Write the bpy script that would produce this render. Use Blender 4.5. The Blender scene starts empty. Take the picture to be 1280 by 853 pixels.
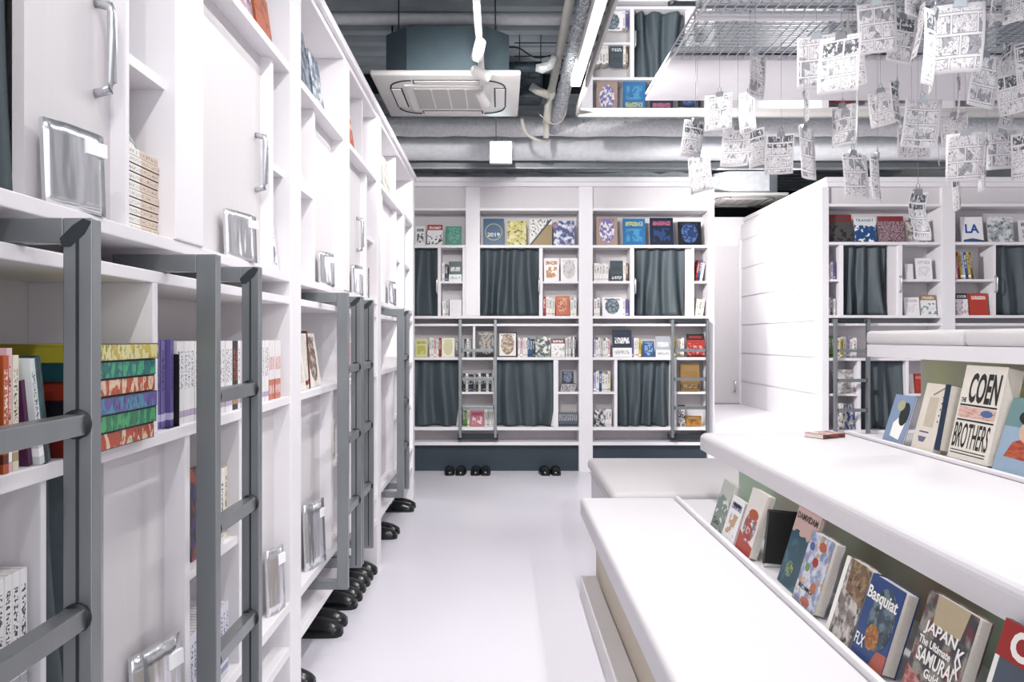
import bpy, bmesh, math, random, zlib
from mathutils import Vector, Matrix, Euler
R = random.Random(7)
PI = math.pi
sc = bpy.context.scene
col = sc.collection

# ------------------------------------------------------------------ camera, world, exposure
EYE = 1.25
cam_d = bpy.data.cameras.new('camera'); cam = bpy.data.objects.new('camera', cam_d); col.objects.link(cam)
cam.location = (0, 0, EYE); cam.rotation_euler = (PI / 2, 0, 0)
cam_d.sensor_width = 36; cam_d.lens = 1000 / 1280 * 36
cam_d.shift_x = 14 / 1280; cam_d.shift_y = -4.5 / 1280
cam_d.clip_start = .02
sc.camera = cam
w = bpy.data.worlds.new('world'); sc.world = w; w.use_nodes = True
w.node_tree.nodes['Background'].inputs[0].default_value = (.965, .955, 1, 1)
w.node_tree.nodes['Background'].inputs[1].default_value = 1.45
vs = sc.view_settings
vs.view_transform = 'Standard'; vs.look = 'None'; vs.gamma = 1; vs.use_curve_mapping = False
vs.exposure = 0.2

# ------------------------------------------------------------------ helpers
def lin(c):
    if isinstance(c, str):
        c = tuple(int(c[i:i + 2], 16) / 255 for i in (0, 2, 4))
    return tuple((x / 12.92 if x <= .04045 else ((x + .055) / 1.055) ** 2.4) for x in c) + (1,)

class NT:
    def __init__(s, name):
        s.m = bpy.data.materials.new(name); s.m.use_nodes = True
        s.t = s.m.node_tree; s.b = s.t.nodes['Principled BSDF']
    def n(s, typ, **k):
        nd = s.t.nodes.new(typ)
        for a, v in k.items(): setattr(nd, a, v)
        return nd
    def l(s, a, b): s.t.links.new(a, b)
    def put(s, sock, v):
        if hasattr(v, 'is_output'): s.l(v, sock)
        else: sock.default_value = v
    def math(s, op, a, b=0., c=0.):
        nd = s.n('ShaderNodeMath', operation=op)
        for i, v in enumerate((a, b, c)): s.put(nd.inputs[i], v)
        return nd.outputs[0]
    def mix(s, f, a, b):
        nd = s.n('ShaderNodeMix', data_type='RGBA')
        s.put(nd.inputs[0], f); s.put(nd.inputs[6], a); s.put(nd.inputs[7], b)
        return nd.outputs[2]
    def noise(s, vec, scale, detail=2, w=None, rough=.5):
        nd = s.n('ShaderNodeTexNoise')
        if w is not None:
            nd.noise_dimensions = '4D'; s.put(nd.inputs['W'], w)
        s.l(vec, nd.inputs['Vector']); nd.inputs['Scale'].default_value = scale
        nd.inputs['Detail'].default_value = detail; nd.inputs['Roughness'].default_value = rough
        return nd.outputs[0]
    def coord(s, which='Generated'): return s.n('ShaderNodeTexCoord').outputs[which]
    def scale(s, vec, sx, sy, sz):
        nd = s.n('ShaderNodeMapping'); s.l(vec, nd.inputs[0]); nd.inputs[3].default_value = (sx, sy, sz); return nd.outputs[0]
    def bump(s, h, strength, dist=.01):
        nd = s.n('ShaderNodeBump'); nd.inputs['Strength'].default_value = strength; nd.inputs['Distance'].default_value = dist
        s.l(h, nd.inputs['Height']); s.l(nd.outputs[0], s.b.inputs['Normal'])

def simple(name, c, rough=.5, metal=0., var=.06, scale=8, bump=0., stretch=(1, 1, 1), emit=0.):
    t = NT(name); c = lin(c)
    co = t.scale(t.coord('Object'), *stretch)
    f = t.noise(co, scale, 4)
    dk = tuple(x * (1 - var * 2) for x in c[:3]) + (1,); lt = tuple(min(1, x * (1 + var)) for x in c[:3]) + (1,)
    t.l(t.mix(f, dk, lt), t.b.inputs['Base Color'])
    t.b.inputs['Roughness'].default_value = rough; t.b.inputs['Metallic'].default_value = metal
    if bump: t.bump(f, bump)
    if emit:
        t.b.inputs['Emission Color'].default_value = c; t.b.inputs['Emission Strength'].default_value = emit
    return t.m

M = {}
M['white'] = simple('white_paint', 'e8e5e9', .45, var=.012, scale=5, stretch=(1, 1, .25))
M['panel'] = simple('pale_panel', 'd4d0d3', .55, var=.02, scale=14, stretch=(4, 4, .3), bump=.04)
M['wall'] = simple('wall_paint', 'e9e6e8', .6, var=.015, scale=3)
M['floor'] = simple('floor_coat', 'e9e6ef', .3, var=.015, scale=2)
M['steel'] = simple('blue_grey_steel', '8f9497', .33, .72, var=.1, scale=16, stretch=(1, 1, .2))
M['steel_dark'] = simple('dark_groove', '23292f', .6, var=.1)
M['rubber'] = simple('rubber', '1a1e22', .5)
M['curtain'] = simple('slate_curtain_cloth', '49545a', .6, var=.1, scale=60, bump=.1)
M['kick'] = simple('dark_kick_board', '2e3b46', .6, var=.12, scale=5)
M['chrome'] = simple('brushed_metal', 'd3d5da', .25, .85, var=.04)
M['silver'] = None
M['leather'] = simple('white_leatherette', 'dfdce0', .5, var=.015, scale=30, bump=.06)
M['grey_cushion'] = simple('pale_grey_cushion', 'd6d2d4', .65, var=.02, scale=60, bump=.08)
def m_patchy(name, a, b, c):  # noise patches in the colour imitate blurred reflections of the books
    t = NT(name); co = t.scale(t.coord('Object'), 1, 1, .6)
    f = t.math('SMOOTH_MIN', t.math('MAXIMUM', t.math('MULTIPLY', t.math('SUBTRACT', t.noise(co, 2.2, 2), .36), 3.6), 0.), 1., .1)
    g = t.math('GREATER_THAN', t.noise(co, 60, 2), .9)
    t.l(t.mix(f, lin(a), lin(b)), t.b.inputs['Base Color']); t.b.inputs['Roughness'].default_value = .35
    return t.m
M['olive'] = m_patchy('olive_panel', 'c6cb88', 'b4b7a6', '')
M['green'] = m_patchy('green_panel', 'b0d0b0', 'a8937c', '')
M['tan'] = simple('tan_board', 'd8cdb8', .6, var=.05)
M['deck'] = simple('ceiling_deck', 'c4ced3', .5, .1, var=.2, scale=3)
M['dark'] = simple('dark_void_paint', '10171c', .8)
M['foil'] = simple('foil_insulation', 'f0f2f5', .38, .2, var=.15, scale=40, bump=.9)
M['duct'] = simple('grey_lagging', 'eef0f4', .6, .0, var=.1, scale=20, bump=.5)
def m_flex():
    t = NT('crinkled_foil'); co = t.coord('Object')
    v = t.n('ShaderNodeTexVoronoi'); t.l(co, v.inputs['Vector']); v.inputs['Scale'].default_value = 55
    t.l(t.mix(v.outputs['Distance'], lin('7f858c'), lin('eceff4')), t.b.inputs['Base Color'])
    t.b.inputs['Metallic'].default_value = .55; t.b.inputs['Roughness'].default_value = .3
    t.bump(v.outputs['Distance'], 1., .02); return t.m
M['flex'] = m_flex()
M['pvc'] = simple('cream_pvc', 'd9d5cc', .4, var=.05)
M['acwhite'] = simple('ac_white', 'e8e5e2', .4, var=.02)
M['acgrille'] = simple('ac_grille', 'bdbab8', .5, var=.05, scale=80)
M['acbody'] = simple('ac_casing', '56676f', .5, .3, var=.1)
M['mesh'] = simple('white_wire', 'c9cfd4', .35, .5, var=.05)
M['lamp'] = simple('lamp_glow', 'ffffff', .5, var=0, emit=14)
M['tube'] = simple('diffuser_glow', 'fff8ec', .5, var=0, emit=1.1)
M['exit'] = simple('exit_glow', 'e6fbff', .5, var=0, emit=5)
M['exitgreen'] = simple('exit_green', 'b4ecd8', .5, var=0, emit=2.4)
M['pages'] = simple('page_edges', 'e4ddd3', .8, var=.06, scale=120, stretch=(1, 1, 1))
M['blackshoe'] = simple('black_vinyl', '0d1013', .22, var=.1)
M['shoesole'] = simple('shoe_sole', '15181a', .6, var=.1)
M['clip'] = simple('clip_steel', 'a7adb2', .3, .8, var=.05)
M['sticker'] = simple('sticker_white', 'f4f4f6', .6, var=.01)
M['ink'] = simple('ink_black', '1d1c1c', .6, var=.05)
M['inkwhite'] = simple('ink_white', 'f4f1ec', .6, var=.02)
M['inkblue'] = simple('ink_blue', '1c4fa0', .6, var=.05)
M['wood'] = simple('step_board', 'eae6e6', .5, var=.02)
M['blackmetal'] = simple('black_metal', '121518', .4, .2, var=.05)

def m_mirror():
    t = NT('mirror_sheet')
    t.b.inputs['Base Color'].default_value = (.86, .88, .89, 1); t.b.inputs['Metallic'].default_value = 1; t.b.inputs['Roughness'].default_value = .015
    t.bump(t.noise(t.coord('Object'), 1.3, 1), .012, .05)
    return t.m
M['mirror'] = m_mirror()
def m_silver():
    t = NT('silver_foil_cover')
    t.b.inputs['Metallic'].default_value = .9; t.b.inputs['Roughness'].default_value = .2
    oi = t.n('ShaderNodeObjectInfo').outputs['Random']
    f = t.noise(t.scale(t.coord('Object'), 3, 3, .6), 7, 2, w=t.math('MULTIPLY', oi, 30))
    t.l(t.mix(f, lin('c9ccd2'), lin('f2f2f4')), t.b.inputs['Base Color'])
    t.bump(f, .5, .02)
    return t.m
M['silver'] = m_silver()

def m_page():
    t = NT('manga_print')
    rnd = t.n('ShaderNodeObjectInfo').outputs['Random']
    g = t.coord('Generated')
    sep = t.n('ShaderNodeSeparateXYZ'); t.l(g, sep.inputs[0]); x, z = sep.outputs[0], sep.outputs[2]
    cmb = t.n('ShaderNodeCombineXYZ'); t.l(x, cmb.inputs[0]); t.l(z, cmb.inputs[1])
    cmb.inputs[2].default_value = 0
    sh = t.n('ShaderNodeVectorMath', operation='ADD'); t.l(cmb.outputs[0], sh.inputs[0])
    c2 = t.n('ShaderNodeCombineXYZ'); t.l(t.math('MULTIPLY', rnd, 7.3), c2.inputs[0]); t.l(t.math('MULTIPLY', rnd, 3.1), c2.inputs[1]); t.l(c2.outputs[0], sh.inputs[1])
    br = t.n('ShaderNodeTexBrick'); t.l(sh.outputs[0], br.inputs['Vector'])
    br.offset = .37; br.inputs['Scale'].default_value = 1; br.inputs['Brick Width'].default_value = .52; br.inputs['Row Height'].default_value = .31
    br.inputs['Mortar Size'].default_value = .018; br.inputs['Mortar Smooth'].default_value = 0
    br.inputs['Color1'].default_value = (1, 1, 1, 1); br.inputs['Color2'].default_value = (.62, .62, .62, 1); br.inputs['Mortar'].default_value = (1, 1, 1, 1)
    br2 = t.n('ShaderNodeTexBrick'); t.l(sh.outputs[0], br2.inputs['Vector'])
    br2.offset = .37; br2.inputs['Scale'].default_value = 1; br2.inputs['Brick Width'].default_value = .52; br2.inputs['Row Height'].default_value = .31
    br2.inputs['Mortar Size'].default_value = .028; br2.inputs['Mortar Smooth'].default_value = 0
    line = t.math('SUBTRACT', br2.outputs['Fac'], br.outputs['Fac'])
    n1 = t.noise(cmb.outputs[0], 13, 5, w=t.math('MULTIPLY', rnd, 50), rough=.7)
    ink = t.math('LESS_THAN', n1, .41)
    n2 = t.noise(cmb.outputs[0], 3.2, 2, w=t.math('MULTIPLY', rnd, 91))
    dark = t.math('LESS_THAN', n2, .42)
    inside = t.math('SUBTRACT', 1.0, br2.outputs['Fac'])
    n4 = t.noise(cmb.outputs[0], 6.5, 3, w=t.math('MULTIPLY', rnd, 37), rough=.6)
    art = t.math('LESS_THAN', t.math('ABSOLUTE', t.math('SUBTRACT', n4, .5)), .016)
    art2 = t.math('LESS_THAN', t.math('ABSOLUTE', t.math('SUBTRACT', n4, .60)), .012)
    art = t.math('MAXIMUM', art, art2)
    # margins
    mx = t.math('MULTIPLY', t.math('GREATER_THAN', x, .06), t.math('LESS_THAN', x, .94))
    mz = t.math('MULTIPLY', t.math('GREATER_THAN', z, .05), t.math('LESS_THAN', z, .95))
    mm = t.math('MULTIPLY', mx, mz)
    paper = lin('efecee')
    c = t.mix(t.math('MULTIPLY', dark, inside), paper, lin('acacb2'))
    c = t.mix(t.math('MULTIPLY', t.math('MULTIPLY', ink, inside), .75), c, lin('4a4d52'))
    topd = t.math('MULTIPLY', t.math('MULTIPLY', t.math('GREATER_THAN', z, .66), t.math('GREATER_THAN', rnd, .62)), t.math('LESS_THAN', n1, .53))
    c = t.mix(t.math('MULTIPLY', topd, inside), c, lin('5a6066'))
    c = t.mix(t.math('MULTIPLY', t.math('MULTIPLY', art, inside), .5), c, lin('55585e'))
    c = t.mix(t.math('MULTIPLY', line, .7), c, lin('3a3a3c'))
    c = t.mix(mm, paper, c)
    t.l(c, t.b.inputs['Base Color']); t.b.inputs['Roughness'].default_value = .75
    return t.m
M['manga'] = m_page()

_cov = {}
def cover(style, c1, c2='ffffff', c3='333333', seed=None, rough=.4):
    key = (style, c1, c2, c3, seed)
    if key in _cov: return _cov[key]
    t = NT('cover_%s_%s' % (style, c1))
    def ink_(q):
        q = lin(q); k = .6 + .4 * min(q[:3]); return tuple(v * k for v in q[:3]) + (1,)
    a, b, c = ink_(c1), ink_(c2), ink_(c3)
    g = t.coord('Generated')
    sep = t.n('ShaderNodeSeparateXYZ'); t.l(g, sep.inputs[0]); x, y, z = sep.outputs
    sd = float((zlib.crc32(repr(key).encode()) % 997) if seed is None else seed)
    rnd = t.n('ShaderNodeObjectInfo').outputs['Random']
    W = t.math('ADD', t.math('MULTIPLY', rnd, 13.0), sd)
    def band(v, lo, hi): return t.math('MULTIPLY', t.math('GREATER_THAN', v, lo), t.math('LESS_THAN', v, hi))
    def disc(cx, cz, r, sx=1., sz=1.):
        dx = t.math('MULTIPLY', t.math('SUBTRACT', x, cx), sx); dz = t.math('MULTIPLY', t.math('SUBTRACT', z, cz), sz)
        return t.math('LESS_THAN', t.math('ADD', t.math('MULTIPLY', dx, dx), t.math('MULTIPLY', dz, dz)), r * r)
    def lettering(lo, hi, thr=.5, sx=18, sz=1.5, xlo=.12, xhi=.88):
        nn = t.noise(t.scale(g, sx, 1, sz * 8), 1.5, 2, w=W)
        return t.math('MULTIPLY', t.math('MULTIPLY', t.math('GREATER_THAN', nn, thr), band(z, lo, hi)), band(x, xlo, xhi))
    if style == 'plain':
        out = t.mix(t.noise(g, 4, 2, w=W), a, tuple(v * .85 for v in a[:3]) + (1,))
    elif style == 'spine':
        out = t.mix(lettering(.42, .88, .52, 2, 3.5, .2, .8), a, b)
        out = t.mix(t.math('MULTIPLY', band(z, .08, .16), 1), out, c)
    elif style == 'spine2':   # horizontally lying volume: left half white, right half printed
        nn = t.noise(t.scale(g, 60, 1, 3), 1, 2, w=W)
        tx = t.math('MULTIPLY', t.math('GREATER_THAN', nn, .55), band(z, .25, .75))
        out = t.mix(t.math('GREATER_THAN', x, .45), a, b)
        out = t.mix(t.math('MULTIPLY', tx, .8), out, c)
        out = t.mix(t.math('LESS_THAN', z, .08), out, c)
    elif style == 'flatspine':   # colourful lying spine
        nn = t.noise(t.scale(g, 12, 1, .6), 1.5, 1, w=W)
        out = t.mix(t.math('GREATER_THAN', nn, .52), a, b)
        n2 = t.noise(t.scale(g, 34, 1, 1.2), 1.5, 2, w=W)
        out = t.mix(t.math('MULTIPLY', t.math('GREATER_THAN', n2, .60), .85), out, c)
        out = t.mix(t.math('GREATER_THAN', t.math('ABSOLUTE', t.math('SUBTRACT', z, .5)), .44), out, lin('1c2530'))
    elif style == 'blob':
        n1 = t.noise(t.scale(g, 1, 1, 1.3), 4, 4, w=W); n2 = t.noise(t.scale(g, 1, 1, 1.3), 6, 4, w=t.math('ADD', W, 5.))
        def soft(n_, e): 
            q_ = t.math('MULTIPLY', t.math('SUBTRACT', n_, e), 9.0); q_.node.use_clamp = True; return q_
        n3 = t.noise(t.scale(g, 1, 1, 1.3), 16, 4, w=t.math('ADD', W, 9.), rough=.7)
        out = t.mix(soft(n1, .46), a, b)
        out = t.mix(soft(n2, .53), out, c)
        out = t.mix(t.math('MULTIPLY', soft(n3, .56), .6), out, a)
    elif style == 'center':
        n1 = t.noise(g, 9, 3, w=W)
        out = t.mix(disc(.5, .52, .36, 1, .85), a, b)
        out = t.mix(t.math('MULTIPLY', disc(.5, .52, .36, 1, .85), t.math('GREATER_THAN', n1, .52)), out, c)
        out = t.mix(lettering(.84, .93, .47), out, b)
    elif style == 'top':
        n1 = t.noise(g, 6, 4, w=W)
        out = t.mix(t.math('MULTIPLY', t.math('GREATER_THAN', n1, .55), band(z, .05, .6)), a, c)
        out = t.mix(t.math('GREATER_THAN', z, .74), out, b)
        out = t.mix(lettering(.8, .92, .48), out, a)
    elif style == 'bot':
        out = t.mix(t.math('LESS_THAN', z, .34), a, b)
        out = t.mix(lettering(.5, .72, .47), out, b)
        out = t.mix(lettering(.1, .24, .5), out, c)
    elif style == 'title':
        n1 = t.noise(g, 5, 4, w=W)
        out = t.mix(t.math('MULTIPLY', band(x, .15, .85), t.math('MULTIPLY', band(z, .15, .62), t.math('GREATER_THAN', n1, .48))), a, b)
        out = t.mix(lettering(.72, .88, .46), out, c)
    elif style == 'diag':
        n1 = t.noise(g, 14, 3, w=W)
        out = t.mix(t.math('MULTIPLY', t.math('GREATER_THAN', n1, .56), t.math('GREATER_THAN', z, .35)), a, c)
        s = t.math('SUBTRACT', x, t.math('MULTIPLY', z, .95))
        out = t.mix(t.math('MULTIPLY', t.math('GREATER_THAN', s, .05), t.math('LESS_THAN', z, .8)), out, b)
        out = t.mix(band(s, -.03, .07), out, c)
    elif style == 'grad':      # sky above, darker mass below
        n1 = t.noise(t.scale(g, 1, 1, 1.6), 4, 5, w=W)
        edge = t.math('ADD', z, t.math('MULTIPLY', t.math('SUBTRACT', n1, .5), .35))
        out = t.mix(t.math('LESS_THAN', edge, .68), a, b)
        out = t.mix(t.math('MULTIPLY', t.math('GREATER_THAN', n1, .56), t.math('LESS_THAN', edge, .68)), out, c)
    elif style == 'stripe':
        n1 = t.noise(t.scale(g, 1, 1, 1), 18, 3, w=W)
        out = t.mix(t.math('GREATER_THAN', n1, .52), a, b)
        out = t.mix(t.math('GREATER_THAN', z, .8), out, c)
    t.l(out, t.b.inputs['Base Color']); t.b.inputs['Roughness'].default_value = rough
    _cov[key] = t.m
    return t.m

# ---- mesh helpers
def link(name, me, mat=None, parent=None, loc=(0, 0, 0), rot=None):
    o = bpy.data.objects.new(name, me); col.objects.link(o)
    if mat is not None and me is not None and len(me.materials) == 0: me.materials.append(mat)
    o.location = loc
    if rot is not None: o.rotation_euler = rot
    o.parent = parent
    return o
def tag(o, label, cat, group=None):
    o['label'] = label; o['category'] = cat
    if group: o['group'] = group
    return o
def struct(o): o['kind'] = 'structure'; return o
def thing(name, label, cat, loc=(0, 0, 0), rot=(0, 0, 0), group=None):
    o = bpy.data.objects.new(name, None); col.objects.link(o); o.empty_display_size = .05
    o.location = loc; o.rotation_euler = rot
    return tag(o, label, cat, group)
_boxes = {}
def box_me(a, b, bev=0., seg=2):
    x0, y0, z0 = (min(p, q) for p, q in zip(a, b)); x1, y1, z1 = (max(p, q) for p, q in zip(a, b))
    if bev:
        bm = bmesh.new(); bmesh.ops.create_cube(bm, size=1)
        for v in bm.verts:
            v.co = Vector(((x0 + x1) / 2 + v.co.x * (x1 - x0), (y0 + y1) / 2 + v.co.y * (y1 - y0), (z0 + z1) / 2 + v.co.z * (z1 - z0)))
        bmesh.ops.bevel(bm, geom=bm.edges[:], offset=bev, segments=seg, affect='EDGES', profile=.5)
        me = bpy.data.meshes.new('box'); bm.to_mesh(me); bm.free()
        if seg > 2:
            for p in me.polygons: p.use_smooth = True
        return me
    me = bpy.data.meshes.new('box')
    vs_ = [(x0, y0, z0), (x1, y0, z0), (x1, y1, z0), (x0, y1, z0), (x0, y0, z1), (x1, y0, z1), (x1, y1, z1), (x0, y1, z1)]
    me.from_pydata(vs_, [], [(0, 3, 2, 1), (4, 5, 6, 7), (0, 1, 5, 4), (1, 2, 6, 5), (2, 3, 7, 6), (3, 0, 4, 7)])
    return me
def box(name, a, b, mat, parent=None, bev=0., seg=2):
    return link(name, box_me(a, b, bev, seg), mat, parent)
def tube_me(pts, r, n=10, closed_ends=True, smooth=True):
    bm = bmesh.new(); rings = []
    rs = r if isinstance(r, (list, tuple)) else [r] * len(pts)
    for i, p in enumerate(pts):
        p = Vector(p)
        d = (Vector(pts[min(i + 1, len(pts) - 1)]) - Vector(pts[max(i - 1, 0)])).normalized()
        up = Vector((0, 0, 1)) if abs(d.z) < .9 else Vector((1, 0, 0))
        u = d.cross(up).normalized(); v = u.cross(d).normalized()
        rings.append([bm.verts.new(p + (u * math.cos(2 * PI * k / n) + v * math.sin(2 * PI * k / n)) * rs[i]) for k in range(n)])
    for a, b in zip(rings, rings[1:]):
        for k in range(n): bm.faces.new((a[k], a[(k + 1) % n], b[(k + 1) % n], b[k]))
    if closed_ends:
        bm.faces.new(rings[0][::-1]); bm.faces.new(rings[-1])
    bmesh.ops.recalc_face_normals(bm, faces=bm.faces[:])
    me = bpy.data.meshes.new('tube'); bm.to_mesh(me); bm.free()
    if smooth:
        for p in me.polygons: p.use_smooth = True
    return me
def tube(name, pts, r, mat, parent=None, n=10):
    return link(name, tube_me(pts, r, n), mat, parent)

def text_me(s, wd, ht, bold=.012, depth=.0005):
    cu = bpy.data.curves.new('txt', 'FONT'); cu.body = s; cu.size = 1; cu.offset = bold; cu.extrude = .01
    cu.resolution_u = 3
    o = bpy.data.objects.new('txt', cu); col.objects.link(o)
    dg = bpy.context.evaluated_depsgraph_get(); dg.update()
    me = bpy.data.meshes.new_from_object(o.evaluated_get(dg), depsgraph=dg)
    col.objects.unlink(o); bpy.data.objects.remove(o)
    if not me.vertices: return me
    xs = [v.co.x for v in me.vertices]; ys = [v.co.y for v in me.vertices]
    x0, x1, y0, y1 = min(xs), max(xs), min(ys), max(ys)
    for v in me.vertices:
        px = (v.co.x - x0) / max(1e-6, x1 - x0) * wd; pz = (v.co.y - y0) / max(1e-6, y1 - y0) * ht
        v.co = Vector((px, -depth * (1 if v.co.z > 0 else 0), pz))
    return me

ORD = ['first', 'second', 'third', 'fourth', 'fifth', 'sixth', 'seventh', 'eighth', 'ninth', 'tenth', 'eleventh', 'twelfth', 'thirteenth', 'fourteenth', 'fifteenth', 'sixteenth', 'seventeenth', 'eighteenth', 'nineteenth', 'twentieth']
def ordw(i):
    if i < 20: return ORD[i]
    tens = {2: 'twenty', 3: 'thirty', 4: 'forty', 5: 'fifty'}[(i + 1) // 10]
    r = (i + 1) % 10
    return (tens[:-1] + 'ieth') if r == 0 else tens + '-' + ORD[r - 1]

# ---- books: local frame  x = along the shelf, front at y=0 facing -y, thickness/depth to +y, z up
def book_mesh(wd, h, d, mat_cover, spine_out=False):
    """one small book: boards and page block; returns a mesh with cover + page materials"""
    bm = bmesh.new()
    def bx(a, b, mi):
        v = [bm.verts.new(p) for p in ((a[0], a[1], a[2]), (b[0], a[1], a[2]), (b[0], b[1], a[2]), (a[0], b[1], a[2]), (a[0], a[1], b[2]), (b[0], a[1], b[2]), (b[0], b[1], b[2]), (a[0], b[1], b[2]))]
        for f in ((0, 3, 2, 1), (4, 5, 6, 7), (0, 1, 5, 4), (1, 2, 6, 5), (2, 3, 7, 6), (3, 0, 4, 7)):
            bm.faces.new([v[i] for i in f]).material_index = mi
    if spine_out:
        t = min(.002, wd * .15)
        bx((0, 0, 0), (wd, t, h), 0); bx((0, t, 0), (t, d, h), 0); bx((wd - t, t, 0), (wd, d, h), 0)
        bx((t, t, .002), (wd - t, d - .002, h - .003), 1)
    else:
        t = min(.002, d * .15)
        bx((0, 0, 0), (wd, t, h), 0); bx((0, d - t, 0), (wd, d, h), 0); bx((0, t, 0), (t, d - t, h), 0)
        bx((t, t, .002), (wd - .002, d - t, h - .002), 1)
    me = bpy.data.meshes.new('book'); bm.to_mesh(me); bm.free()
    me.materials.append(mat_cover); me.materials.append(M['pages'])
    return me

def big_book(label, wd, h, d, mat, lean, T, cat='book', name='book', pagemat='pages', group=None):
    """a close book with cover and page block as parts; T = world matrix of local frame (before lean)"""
    o = thing(name, label, cat, group=group)
    o.matrix_world = T @ Matrix.Translation((0, 0, d * math.sin(lean))) @ Matrix.Rotation(-lean, 4, 'X')
    t = .002
    bm = bmesh.new()
    def bx(a, b):
        c = [(x + y) / 2 for x, y in zip(a, b)]; s = [y - x for x, y in zip(a, b)]
        bmesh.ops.create_cube(bm, size=1, matrix=Matrix.Translation(c) @ Matrix.Diagonal((*s, 1)))
    bx((0, 0, 0), (wd, t, h)); bx((0, d - t, 0), (wd, d, h)); bx((0, t, 0), (t, d - t, h))
    me = bpy.data.meshes.new('cover'); bm.to_mesh(me); bm.free()
    link('cover', me, mat, o)
    box('page_block', (t, t, .003), (wd - .003, d - t, h - .003), M[pagemat], o)
    return o
def letters(parent, s, x, z, wd, ht, mat='ink', bold=.012, name='cover_lettering'):
    return link(name, text_me(s, wd, ht, bold), M[mat], parent, (x, -.0004, z))
def patch(parent, name, pts, mat, y=-.0006):
    me = bpy.data.meshes.new(name); n = len(pts)
    v = [(p[0], y, p[1]) for p in pts] + [(p[0], 0, p[1]) for p in pts]
    me.from_pydata(v, [], [tuple(range(n))] + [(i, i + n, (i + 1) % n + n, (i + 1) % n) for i in range(n)])
    return link(name, me, mat, parent)
def ell(cx, cz, rx, rz, n=18): return [(cx + rx * math.cos(2 * PI * k / n), cz + rz * math.sin(2 * PI * k / n)) for k in range(n)]

# ---- unit frames: (u along, v into the unit, z)
VX, VY, F = 626., 422., 1000.
class Frame:
    def __init__(s, kind, plane): s.k, s.p = kind, plane
    def P(s, u, v, z):
        if s.k == 'L': return (s.p - v, u, z)
        return (u, s.p + v, z)
    def px(s, x, v=0.):           # pixel column on the plane at depth v -> u
        if s.k == 'L': return F * (-(s.p - v)) / (VX - x)
        return (x - VX) * (s.p + v) / F
    def pz(s, y, u=None, v=0.):
        d = u if s.k == 'L' else s.p + v
        return EYE + (VY - y) * d / F
    def T(s, u, v, z):
        if s.k == 'L': return Matrix.Translation(s.P(u, v, z)) @ Matrix.Rotation(PI / 2, 4, 'Z')
        return Matrix.Translation(s.P(u, v, z))
    def box(s, name, u0, u1, v0, v1, z0, z1, mat, parent=None, bev=0.):
        return box(name, s.P(u0, v0, z0), s.P(u1, v1, z1), M[mat] if isinstance(mat, str) else mat, parent, bev)
FL = Frame('L', -.665); FB = Frame('B', 7.44); FR = Frame('R', 7.2)

# common levels
Z_L2a, Z_L2 = .245, .275      # lower ledge board
Z_L1a, Z_L1 = .385, .415      # upper ledge board (floor of the lower bunks)
Z_C1a, Z_C1 = .722, .742      # lower cubby shelf
Z_R3a, Z_R3 = 1.04, 1.065     # row of books
Z_M2a, Z_M2 = 1.355, 1.378    # lower board of mid slot
Z_M1a, Z_M1 = 1.425, 1.45     # upper board of mid slot
Z_C2a, Z_C2 = 1.755, 1.775
Z_R1a, Z_R1 = 2.085, 2.11
Z_TOPa, Z_TOP = 2.43, 2.455
DEP = .24

# ------------------------------------------------------------------ room shell
struct(box('floor', (-2.2, -2.0, -.05), (5.6, 12.6, 0), M['floor']))
struct(box('wall_left', (-2.2, -2.0, 0), (-2.1, 12.6, 3.7), M['wall']))
struct(box('wall_right', (5.5, -2.0, 0), (5.6, 12.6, 3.7), M['wall']))
struct(box('wall_back', (-2.2, 12.5, 0), (5.6, 12.6, 3.7), M['dark']))
# corrugated deck
bm = bmesh.new(); ys = []; y = -2.0; k = 0
while y < 12.6:
    ys += [(y, 3.52), (y + .085, 3.52), (y + .11, 3.60), (y + .195, 3.60)]; y += .22
a = [bm.verts.new((-2.2, q, z)) for q, z in ys]; b = [bm.verts.new((5.6, q, z)) for q, z in ys]
for i in range(len(ys) - 1): bm.faces.new((a[i], a[i + 1], b[i + 1], b[i]))
a2 = [bm.verts.new((-2.2, q, 3.7)) for q in (-2.0, 12.6)]; b2 = [bm.verts.new((5.6, q, 3.7)) for q in (-2.0, 12.6)]
bm.faces.new((a2[0], b2[0], b2[1], a2[1]))
me = bpy.data.meshes.new('ceiling'); bm.to_mesh(me); bm.free()
struct(link('ceiling', me, M['deck']))
for i, (yy, zz) in enumerate(((4.95, 3.42), (6.9, 3.40))):
    o = box('beam', (-2.1, yy, zz), (5.5, yy + .16, 3.52), M['dark'] if i else M['acbody'])
    o.name = 'trim_%d' % (i + 1); struct(o)

# ------------------------------------------------------------------ bookcase builder
def bookcase(fr, label, u0, u1, zt):
    t = thing('bookcase', label, 'bookcase', fr.P((u0 + u1) / 2, DEP / 2, 0))
    t.location = (0, 0, 0)
    fr.box('back_panel', u0, u1, DEP, DEP + .02, Z_L2, zt, 'panel', t)
    return t
def plank(t, fr, u0, u1, z0, z1, v0=0., v1=DEP): return fr.box('plank', u0, u1, v0, v1, z0, z1, 'white', t, .002)
def stile(t, fr, u0, u1, z0, z1, v0=.02, v1=DEP): return fr.box('upright', u0, u1, v0, v1, z0, z1, 'white', t, .0015)
def pillar(t, fr, u0, u1, z0, z1, v0=0., v1=DEP): return fr.box('pillar', u0, u1, v0 - .004, v1, z0, z1, 'white', t, .003)
def handle(fr, par, u, z0, z1, v):
    h = F
    def q(uu, vv, zz): return fr.P(uu, vv, zz)
    pts = [q(u, v, z0), q(u, v - .026, z0 + .006), q(u, v - .03, z0 + .02), q(u, v - .03, z1 - .02), q(u, v - .026, z1 - .006), q(u, v, z1)]
    o = tube('handle', pts, .0085, M['chrome'], par, 8)
    return o
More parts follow.
